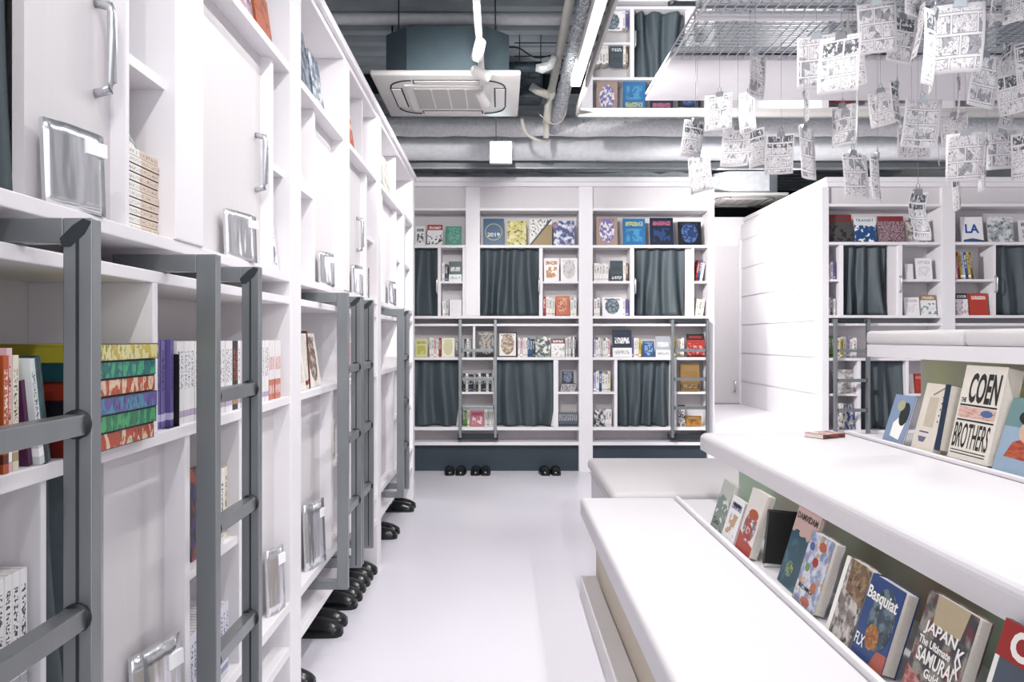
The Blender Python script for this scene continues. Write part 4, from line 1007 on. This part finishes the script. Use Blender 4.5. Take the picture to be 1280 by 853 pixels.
# ------------------------------------------------------------------ SLIPPERS
def slipper_meshes():
    L, W = .26, .098
    def half(t):   # half-width along the length 0 heel .. 1 toe
        return W / 2 * (.80 + .2 * math.sin(PI * min(1, t * 1.05))) * (1 if .1 < t < .9 else math.sqrt(max(0, 1 - ((.1 - t) / .1 if t <= .1 else (t - .9) / .1) ** 2)) * .55 + .45)
    n = 18; bm = bmesh.new(); lo = []; hi = []
    outline = [(t / n, 1) for t in range(n + 1)] + [(t / n, -1) for t in range(n, -1, -1)]
    for t, s in outline:
        x = (t - 1) * L; y = s * half(t)
        lo.append(bm.verts.new((x, y, 0))); hi.append(bm.verts.new((x, y, .016)))
    bm.faces.new(hi); bm.faces.new(lo[::-1]); k = len(lo)
    for i in range(k): bm.faces.new((lo[i], lo[(i + 1) % k], hi[(i + 1) % k], hi[i]))
    bmesh.ops.remove_doubles(bm, verts=bm.verts[:], dist=.0005)
    sole = bpy.data.meshes.new('sole'); bm.to_mesh(sole); bm.free(); sole.materials.append(M['shoesole'])
    bm = bmesh.new(); rows = []
    for i in range(13):
        t = .42 + .575 * i / 12; x = (t - 1) * L; hw = half(t) * 1.02
        hh = .062 * (1 - ((t - .42) / .58) ** 3 * .68)
        rows.append([bm.verts.new((x, hw * math.cos(PI * j / 12), .012 + hh * math.sin(PI * j / 12) ** .7)) for j in range(13)])
    for a, b in zip(rows, rows[1:]):
        for j in range(12): bm.faces.new((a[j], a[j + 1], b[j + 1], b[j]))
    bm.faces.new(rows[-1])
    bmesh.ops.recalc_face_normals(bm, faces=bm.faces[:])
    upm = bpy.data.meshes.new('upper'); bm.to_mesh(upm); bm.free(); upm.materials.append(M['blackshoe'])
    for p in upm.polygons: p.use_smooth = True
    return sole, upm
SOLE, UPPER = slipper_meshes()
def slipper(loc, rz, label, group):
    t = thing('slipper', label, 'slipper', loc, (0, 0, rz), group)
    link('sole', SOLE, None, t)
    o = link('upper', UPPER, None, t)
    return t
sl = [(2.86, -.665, 'single black slipper at the foot of the thick left pillar'),
      (3.36, -.665, 'black slipper of nearest full pair on floor, nearer one'), (3.48, -.668, 'black slipper of nearest full pair on floor, farther one'),
      (3.70, -.665, 'black slipper under first touching ladder, nearer of its pair'), (3.81, -.66, 'black slipper under first touching ladder, farther of its pair'),
      (3.93, -.665, 'black slipper in row of four before second left pillar, nearest'), (4.03, -.66, 'black slipper in row of four before second left pillar, second'),
      (4.13, -.66, 'black slipper in row of four before second left pillar, third'), (4.23, -.655, 'black slipper in row of four before second left pillar, farthest'),
      (4.98, -.645, 'black slipper of pair beyond second left pillar, nearer one'), (5.10, -.645, 'black slipper of pair beyond second left pillar, farther one'),
      (5.75, -.625, 'black slipper by far left ladder foot, nearer one'), (5.87, -.625, 'black slipper by far left ladder foot, farther one')]
for y_, x_, lab in sl: slipper((x_, y_, .0), R.uniform(-.06, .06), lab, 'black slippers under the left bookcase')
for i, (px_, lab) in enumerate(((562.5, 'leftmost black slipper before the back kick board'), (575, 'second black slipper from left before back kick board'), (594, 'third black slipper from left before back kick board'), (607, 'fourth black slipper from left before back kick board'), (682, 'fifth black slipper from left before back kick board'), (695, 'rightmost black slipper before the back kick board'))):
    slipper((X(px_) * .98, 7.215, 0), -PI / 2 + R.uniform(-.08, .08), lab, 'black slippers before the back bookcase')

# ------------------------------------------------------------------ CEILING SERVICES
def ac_unit(label, x0, x1, y0, y1, z, bodymat='acbody', bh=.30):
    t = thing('air_conditioner', label, 'air conditioner', group='ceiling cassette air conditioners')
    cx, cy = (x0 + x1) / 2, (y0 + y1) / 2; s = x1 - x0
    me = box_me((x0, y0, z), (x1, y1, z + .035), .012, 3); link('panel', me, M['acwhite'], t)
    ins = .075 * s; c = .16 * s
    pts = [(x0 + ins + c, y0 + ins), (x1 - ins - c, y0 + ins), (x1 - ins, y0 + ins + c), (x1 - ins, y1 - ins - c), (x1 - ins - c, y1 - ins), (x0 + ins + c, y1 - ins), (x0 + ins, y1 - ins - c), (x0 + ins, y0 + ins + c)]
    n = len(pts); me = bpy.data.meshes.new('casing')
    me.from_pydata([(p[0], p[1], z + .036) for p in pts] + [(p[0], p[1], z + .036 + bh) for p in pts], [], [tuple(range(n))[::-1], tuple(range(n, 2 * n))] + [(i, (i + 1) % n, (i + 1) % n + n, i + n) for i in range(n)])
    link('casing', me, M[bodymat], t)
    g = s * .24
    gr = box('intake_grille', (cx - g, cy - g, z - .012), (cx + g, cy + g, z + .001), M['acgrille'], t, .004)
    for k in range(1, 4):
        x = cx - g + 2 * g * k / 4
        box('grille_bar', (x - .004, cy - g + .005, z - .015), (x + .004, cy + g - .005, z - .012), M['acwhite'], gr)
    ring_ = box('grille_frame', (cx - g - .06 * s, cy - g - .06 * s, z - .008), (cx + g + .06 * s, cy + g + .06 * s, z), M['acwhite'], t, .004)
    a, b = s * .33, s * .395
    for (ax, ay, bx_, by) in ((-.22, -b / s, .22, -a / s), (-.22, a / s, .22, b / s), (-b / s, -.22, -a / s, .22), (a / s, -.22, b / s, .22)):
        box('louvre_slot', (cx + ax * s - .01, cy + ay * s - .008, z - .003), (cx + bx_ * s + .01, cy + by * s + .008, z + .0005), M['steel_dark'], t, .001)
        box('louvre', (cx + ax * s, cy + ay * s, z - .008), (cx + bx_ * s, cy + by * s, z - .003), M['acwhite'], t, .002)
    # curved corner gaps
    for sx in (-1, 1):
        for sy in (-1, 1):
            pp = []
            for k in range(9):
                an = k / 8 * PI / 2
                pp.append((cx + sx * (s * .24 + s * .155 * math.sin(an)), cy + sy * (s * .24 + s * .155 * math.cos(an)), z - .001))
            tube('corner_gap', pp, .006, M['steel_dark'], t, 6)
    for sx in (-1, 1):
        for sy in (-1, 1): tube('hanger_rod', [(cx + sx * s * .33, cy + sy * s * .33, z + .036 + bh), (cx + sx * s * .33, cy + sy * s * .33, 3.61)], .005, M['steel_dark'], t, 6)
    return t
ac_unit('white four-way ceiling air conditioner with dark casing above the aisle', -.824, .126, 5.03, 5.98, 2.90)
ac_unit('ceiling air conditioner above the recess at right of back bookcase', 2.42, 3.28, 9.1, 10.0, 2.87, 'duct', .25)
# pipes and ducts
def rough_tube(name, p0, p1, r, mat, label, cat='pipe', n=14, seg=60, amp=.08, sag=.0, seed=0):
    rr = random.Random(seed); p0 = Vector(p0); p1 = Vector(p1); pts = []; rs_ = []
    for i in range(seg + 1):
        t_ = i / seg; pts.append(tuple(p0.lerp(p1, t_) + Vector((0, 0, -sag * math.sin(PI * t_))))); rs_.append(r * (1 + rr.uniform(-amp, amp)))
    return tag(link(name, tube_me(pts, rs_, n), mat), label, cat)
rough_tube('duct', (-2.0, 6.9, 3.07), (5.4, 6.9, 3.07), .085, M['foil'], 'crinkled foil-wrapped duct crossing behind the air conditioner', amp=.07, seed=1)
rough_tube('duct', (-2.0, 7.2, 2.955), (5.4, 7.2, 2.955), .11, M['duct'], 'smooth grey lagged duct crossing above back bookcase', amp=.015, seed=2)
rough_tube('duct', (-2.0, 7.9, 2.80), (1.9, 7.9, 2.80), .07, M['foil'], 'rumpled foil pipe resting in the dark gap above back bookcase', amp=.2, seed=3)
o = thing('cable_tray', 'pale steel rail crossing just above the back bookcase top', 'rail')
box('web', (-2.0, 7.34, 2.80), (5.4, 7.345, 2.86), M['steel'], o); box('flange', (-2.0, 7.29, 2.79), (5.4, 7.35, 2.80), M['chrome'], o)
for q in range(9):
    tube('hanger_rod', [(-1.6 + q * .83, 7.345, 2.86), (-1.6 + q * .83, 7.345, 3.61)], .006, M['steel'], o, 6)
rough_tube('pipe', (-2.0, 5.45, 3.42), (1.0, 5.45, 3.42), .04, M['duct'], 'grey pipe along the top edge above the air conditioner', amp=.0)
rough_tube('flexible_duct', (.455, 3.6, 3.03), (.455, 6.86, 3.03), .047, M['flex'], 'silver flexible foil duct running toward the back beside lamp bar', amp=.1, seg=110, seed=5)
o = thing('drain_pipe', 'cream plastic drain pipe with elbow right of the air conditioner', 'pipe')
tube('pipe', [(.40, 3.4, 3.20), (.40, 6.35, 3.20)], .03, M['pvc'], o); tube('elbow', [(.40, 6.3, 3.20), (.40, 6.42, 3.19), (.385, 6.46, 3.12), (.37, 6.46, 2.98)], .034, M['pvc'], o)
tube('branch', [(.40, 6.38, 3.18), (.30, 6.40, 3.22), (.24, 6.40, 3.26)], .032, M['pvc'], o)
tube('drop', [(.37, 6.46, 3.0), (.365, 6.46, 2.86)], .024, M['pvc'], o)
o = thing('refrigerant_hose', 'black hose elbow with foil end leaving the air conditioner casing', 'hose')
tube('valve', [(.02, 5.5, 3.10), (.09, 5.5, 3.10)], .045, M['rubber'], o); tube('hose', [(.09, 5.5, 3.10), (.24, 5.5, 3.105)], .024, M['kick'], o)
link('foil_end', tube_me([(.24, 5.5, 3.105), (.28, 5.5, 3.10), (.34, 5.5, 3.12), (.37, 5.5, 3.18)], [.024, .034, .033, .026], 10), M['foil'], o)
o = thing('support_frame', 'thin dark wire frame hanging from deck right of casing', 'frame')
for z in (3.46, 3.36, 3.26): tube('wire', [(.1, 6.0, z), (.62, 6.0, z)], .004, M['steel_dark'], o, 6)
for x in (.14, .30, .46, .58): tube('wire', [(x, 6.0, 3.2), (x, 6.0, 3.56)], .004, M['steel_dark'], o, 6)
for q, x in enumerate((-.80, -.65)):
    tag(tube('hanger_rod', [(x, 5.9, 2.98), (x, 5.9, 3.56)], .006, M['steel_dark'], None, 6), '%s dark hanger rod left of the air conditioner casing' % ('left' if q == 0 else 'right'), 'rod')
box_lag = tag(box('insulation_block', (.02, 6.5, 3.2), (.34, 6.75, 3.50), cover('blob', '3a4a54', '55666e', '2a3840'), None, .02), 'dark blue-grey insulated duct box behind the air conditioner', 'duct')
# cables
def cable(pts, label, r=.006, mat='rubber'):
    P = [Vector(p) for p in pts]; out = []
    for i in range(len(P) - 1):
        p0 = P[max(0, i - 1)]; p1 = P[i]; p2 = P[i + 1]; p3 = P[min(len(P) - 1, i + 2)]
        for k in range(6):
            t_ = k / 6; out.append(tuple(.5 * ((2 * p1) + (-p0 + p2) * t_ + (2 * p0 - 5 * p1 + 4 * p2 - p3) * t_ ** 2 + (-p0 + 3 * p1 - 3 * p2 + p3) * t_ ** 3)))
    out.append(tuple(P[-1]))
    return tag(tube('cable', out, r, M[mat], None, 6), label, 'cable')
cable([(-.1, 5.6, 3.25), (.1, 5.7, 3.32), (.25, 5.8, 3.28), (.4, 5.9, 3.33), (.5, 6.0, 3.3)], 'dark cable drooping between casing and drain pipe')
cable([(.30, 6.2, 2.98), (.42, 6.3, 2.93), (.5, 6.2, 2.98), (.52, 6.0, 3.2)], 'yellowish wire looping by the drain pipe elbow', .005, 'tan')
cable([(.16, 6.2, 2.95), (.2, 6.3, 2.86), (.32, 6.4, 2.82), (.4, 6.6, 2.88)], 'pale hose curling below the air conditioner corner', .014, 'pvc')

# mirror ceiling panel and its frame
HM = EYE + 1.628
o = thing('mirror_panel', 'large mirror panel on the ceiling reflecting the back bookcase', 'mirror')
box('mirror', (.56, 1.6, HM), (4.6, 5.78, HM + .012), M['mirror'], o)
box('frame', (.56, 5.78, HM - .03), (4.6, 5.82, HM + .05), M['acgrille'], o); box('frame', (.545, 1.6, HM - .02), (.56, 5.82, HM + .05), M['acgrille'], o)
for q in range(4): tube('hanger_rod', [(.7 + q * 1.2, 5.8, HM + .05), (.7 + q * 1.2, 5.8, 3.61)], .006, M['steel'], o, 6)
o = thing('lamp_bar', 'long white linear ceiling lamp beside the mirror panel', 'lamp')
box('housing', (.447, 1.6, EYE + 1.601), (.507, 5.1, EYE + 1.65), M['acwhite'], o); box('diffuser', (.450, 1.6, EYE + 1.594), (.504, 5.08, EYE + 1.601), M['tube'], o)
la = bpy.data.lights.new('lamp_bar_light', 'AREA'); la.shape = 'RECTANGLE'; la.size = .05; la.size_y = 3.4; la.energy = 44; la.color = (1, .985, .965)
lo = bpy.data.objects.new('lamp_bar_light', la); col.objects.link(lo); lo.location = (.477, 3.35, EYE + 1.592); lo.parent = o
# mesh + white panel
HZ = EYE + 1.60
o = tag(box('ceiling_board', (.978, 4.60, HZ), (4.5, 5.40, HZ + .016), M['white']), 'white board hung flat under the mirror, beyond the wire mesh', 'board')
def wire_grid(name, label, x0, x1, y0, y1, z, step, r):
    t = thing(name, label, 'mesh'); bm = bmesh.new()
    def bar(a, b):
        c = (Vector(a) + Vector(b)) / 2; d = Vector(b) - Vector(a)
        bmesh.ops.create_cube(bm, size=1, matrix=Matrix.Translation(c) @ Matrix.Diagonal((abs(d.x) + r * 2, abs(d.y) + r * 2, r * 2, 1)))
    n = int((x1 - x0) / step)
    for i in range(n + 1): bar((x0 + i * step, y0, z), (x0 + i * step, y1, z))
    m = int((y1 - y0) / step)
    for i in range(m + 1): bar((x0, y0 + i * step, z + 2 * r), (x1, y0 + i * step, z + 2 * r))
    me = bpy.data.meshes.new('wires'); bm.to_mesh(me); bm.free()
    w_ = link('wires', me, M['mesh'], t); w_['kind'] = 'stuff'
    box('frame', (x0 - .006, y0, z - .004), (x0, y1, z + .008), M['white'], t); box('frame', (x0, y1 - .008, z - .01), (x1, y1, z + .015), M['white'], t)
    return t
g1 = wire_grid('wire_mesh', 'white wire mesh panel nearer the white board, holding hanging pages', .985, 4.485, 4.00, 4.598, HZ, .05, .0022)
g2 = wire_grid('wire_mesh', 'white wire mesh panel overhead, cut by the top of the photo', .985, 4.485, 1.7, 3.96, HZ, .05, .0022)
tag(box('mesh_beam', (.975, 3.965, HZ - .02), (4.5, 3.995, HZ + .015), M['white']), 'white bar between the two overhead wire mesh panels', 'beam')

# exit sign
o = thing('exit_sign', 'small lit white exit sign hanging above the back bookcase', 'sign')
box('case', (-.095, 6.72, 2.712), (.095, 6.76, 2.902), M['acwhite'], o, .004); box('lit_face', (-.088, 6.715, 2.72), (.088, 6.72, 2.894), M['exit'], o)
q = lambda pts, y=6.7135: link('running_figure', (lambda me: (me.from_pydata([(p[0], y, p[1]) for p in pts], [], [tuple(range(len(pts)))]), me)[1])(bpy.data.meshes.new('fig')), M['exitgreen'], o)
q(ell(.012, 2.846, .010, .010)); q([(-.02, 2.835), (.012, 2.832), (.03, 2.81), (.022, 2.804), (.008, 2.818), (.0, 2.795), (.024, 2.775), (.024, 2.75), (.012, 2.75), (.010, 2.768), (-.012, 2.785), (-.022, 2.762), (-.042, 2.762), (-.042, 2.772), (-.028, 2.774), (-.018, 2.80), (-.014, 2.822), (-.030, 2.808), (-.038, 2.814)])
q([(.045, 2.74), (.075, 2.74), (.075, 2.87), (.045, 2.87)])
tube('hanger_rod', [(-.04, 6.74, 2.902), (-.04, 6.74, 3.61)], .005, M['steel'], o, 6)

# light tracks with spot lamps
def aim(o, tgt):
    d = Vector(tgt) - o.location; o.rotation_euler = d.to_track_quat('-Z', 'Y').to_euler()
def spot(par, loc, tgt, power, ang=70, blend=.35, size=.03):
    """spot head on a track: bracket, cylindrical body, glowing lens and its light"""
    loc = Vector(loc); d = (Vector(tgt) - loc).normalized()
    tube('bracket', [tuple(loc + Vector((0, 0, .09))), tuple(loc)], .008, M['acwhite'], par, 6)
    link('lamp_body', tube_me([tuple(loc - d * .06), tuple(loc - d * .05), tuple(loc + d * .05)], [.018, .028, .034], 16), M['acwhite'], par)
    link('lamp_lens', tube_me([tuple(loc + d * .05), tuple(loc + d * .053)], .029, 16), M['lamp'], par)
    l = bpy.data.lights.new('spot_light', 'SPOT'); l.energy = power; l.spot_size = math.radians(ang); l.spot_blend = blend; l.shadow_soft_size = size
    l.color = (1, .985, .96)
    lo = bpy.data.objects.new('spot_light', l); col.objects.link(lo); lo.location = loc + d * .07; aim(lo, loc + d * 2); lo.parent = par
def track(label, x, y0, y1, z, ztop, ystop):
    t = thing('light_track', label, 'lamp', group='ceiling light tracks with spot lamps')
    box('rail', (x - .018, y0, z), (x + .018, y1, z + .03), M['acwhite'], t)
    yy = y0 + .3
    while yy < ystop:
        tube('hanger_rod', [(x, yy, z + .03), (x, yy, ztop)], .005, M['acwhite'], t, 6); yy += 1.2
    return t
tk = track('white light track with spot lamps above the aisle', -.117, -1.2, 5.2, 2.86, 3.61, 4.9)
for y_, tg, pw in ((-.8, (-.8, .9, .9), 30), (.5, (-.8, 1.9, .8), 26), (1.5, (-.85, 2.9, .8), 26), (2.6, (-.85, 4.0, .9), 26), (3.45, (.0, 7.44, 1.3), 150), (4.24, (-.75, 6.0, 1.0), 30), (4.62, (4.3, 7.2, 1.3), 480), (5.12, (1.0, 7.44, 1.1), 75)):  # the strongest heads are added, to light the back and right bookcases
    spot(tk, (-.117, y_, 2.775), tg, pw, 80, .6)
tk_added = track('unseen light track with spot lamps, added to light the tiered benches', 1.55, -1.0, 3.1, 2.70, HZ, 3.0)  # track kept out of view, added to light benches and floor
for y_, tg, pw in ((-.3, (.6, 1.2, .4), 36), (.6, (1.3, 2.2, .7), 22), (1.4, (.1, 3.4, .0), 55)):
    spot(tk_added, (1.55, y_, 2.61), tg, pw, 90, .7)
o = thing('spot_lamp', 'small lit spot lamp on the bar between the mesh panels', 'lamp')
spot(o, (1.727, 3.98, 2.74), (1.5, 2.6, .6), 25, 80, .6)
o = thing('recess_fill_lamp', 'unseen bulb lamp set behind the back bookcase end to light the recess', 'lamp')  # unseen lamp, kept hidden, added to light the recess and air conditioner
tube('stem', [(2.12, 8.1, 2.66), (2.12, 8.1, 3.61)], .006, M['acwhite'], o, 6)
link('bulb', tube_me([(2.12, 8.1, 2.665), (2.12, 8.1, 2.65), (2.12, 8.1, 2.62), (2.12, 8.1, 2.585), (2.12, 8.1, 2.57)], [.015, .035, .048, .035, .008], 14), M['tube'], o)
l = bpy.data.lights.new('recess_fill_light', 'POINT'); l.energy = 55; l.shadow_soft_size = .05; l.color = (1, .985, .96)
lo = bpy.data.objects.new('recess_fill_light', l); col.objects.link(lo); lo.location = (2.12, 8.1, 2.515); lo.parent = o

# ------------------------------------------------------------------ HANGING MANGA PAGES
pages = [(855, 151, 884, 196), (861, 194, 882, 240), (885, 118, 914, 163), (930, 66, 958, 121), (933, 113, 942, 165), (908, 160, 937, 209), (936, 162, 948, 208), (962, 168, 991, 217), (989, 160, 1021, 224),
         (1000, 45, 1041, 108), (1033, 45, 1070, 115), (1000, 118, 1010, 156), (1044, 132, 1062, 182), (1060, 107, 1081, 178), (1047, 191, 1085, 248), (1074, 3, 1117, 65), (1109, 20, 1148, 77), (1140, 10, 1157, 75),
         (1171, 4, 1229, 85), (1150, 17, 1189, 108), (1210, 68, 1254, 133), (1091, 113, 1110, 157), (1110, 105, 1133, 157), (1130, 125, 1176, 183), (1119, 158, 1160, 198), (1184, 143, 1201, 180), (1189, 166, 1225, 225),
         (1234, 163, 1273, 211), (1244, 112, 1273, 160), (1236, -22, 1258, 25), (1261, -20, 1294, 26), (1252, 58, 1262, 108), (1084, 194, 1110, 252), (1225, 180, 1242, 238), (1272, 165, 1300, 225), (1275, 50, 1304, 104),
         (1135, 240, 1160, 302), (1190, 100, 1206, 150), (1192, 215, 1203, 262), (1130, -30, 1168, 24), (1200, 30, 1222, 96), (1050, 55, 1072, 110), (1256, 90, 1276, 142), (1160, 150, 1180, 205)]
pages.sort(key=lambda p: p[0])
rr = random.Random(5)
for i, (x0, y0, x1, y1) in enumerate(pages):
    hp = y1 - y0; PH, PW = .21, .15
    Y = min(4.35, max(2.35, PH * F / hp))
    Y = min(Y, 1.5 / ((VY - y0) / F)) - .06 * (i % 3)
    if 3.92 < Y < 4.04: Y = 3.90
    ht = hp * Y / F; wpx = (x1 - x0) * Y / F
    if Y >= 4.35: PW = .15 * ht / .21
    cw = min(1., wpx / PW)
    yaw = math.acos(max(.12, cw)) * rr.choice((-1, 1))
    if (x0, y0) == (1135, 240): PW = wpx; yaw = .2
    wd = max(PW, wpx)
    cx = ((x0 + x1) / 2 - VX) * Y / F; zt = EYE + (VY - y0) * Y / F
    extra = ' close to camera' if Y < 2.9 else ''
    t = thing('hanging_page', 'black-and-white manga page on a metal clip, %s hanging page from left' % ordw(i), 'paper', (cx, Y, zt), (0, 0, yaw), 'manga pages hanging from the wire mesh')
    bm = bmesh.new(); rows = []; cb = rr.uniform(-.02, .02); cc = rr.uniform(-.012, .03) if i != 28 else .05
    curl = .02 if (x0, y0) == (1135, 240) else 0
    for a in range(9):
        tz = a / 8; row = []
        for b_ in range(7):
            tx = b_ / 6 - .5
            row.append(bm.verts.new((tx * wd, cb * (4 * tx * tx) + cc * tz * tz + curl * math.sin(tz * 5), -tz * ht)))
        rows.append(row)
    for a in range(8):
        for b_ in range(6): bm.faces.new((rows[a][b_], rows[a][b_ + 1], rows[a + 1][b_ + 1], rows[a + 1][b_]))
    me = bpy.data.meshes.new('sheet'); bm.to_mesh(me); bm.free()
    for p in me.polygons: p.use_smooth = True
    sh = link('sheet', me, M['manga'], t, (0, 0, 0), (rr.uniform(-.08, .08), rr.uniform(-.08, .08), 0))
    s_ = sh.modifiers.new('thick', 'SOLIDIFY'); s_.thickness = .0006
    me = bpy.data.meshes.new('clip')
    cwid = .022
    me.from_pydata([(-cwid, -.002, -.012), (cwid, -.002, -.012), (cwid, .004, -.012), (-cwid, .004, -.012), (-cwid * .75, -.007, .012), (cwid * .75, -.007, .012), (cwid * .75, .009, .012), (-cwid * .75, .009, .012)], [], [(0, 3, 2, 1), (4, 5, 6, 7), (0, 1, 5, 4), (1, 2, 6, 5), (2, 3, 7, 6), (3, 0, 4, 7)])
    link('clip', me, M['clip'], t)
    tube('clip_loop', [(-.006, 0, .010), (-.009, 0, .030), (0, 0, .038), (.009, 0, .030), (.006, 0, .010)], .0016, M['clip'], t, 6)
    wl = HZ - zt
    if wl > .045:
        tube('hanging_wire', [(0, 0, .036), (0, 0, wl + .004)], .0009, M['clip'], t, 5)
        tube('hook', [(-.034, .03, wl + .007), (.034, -.03, wl + .007)], .0014, M['clip'], t, 5)
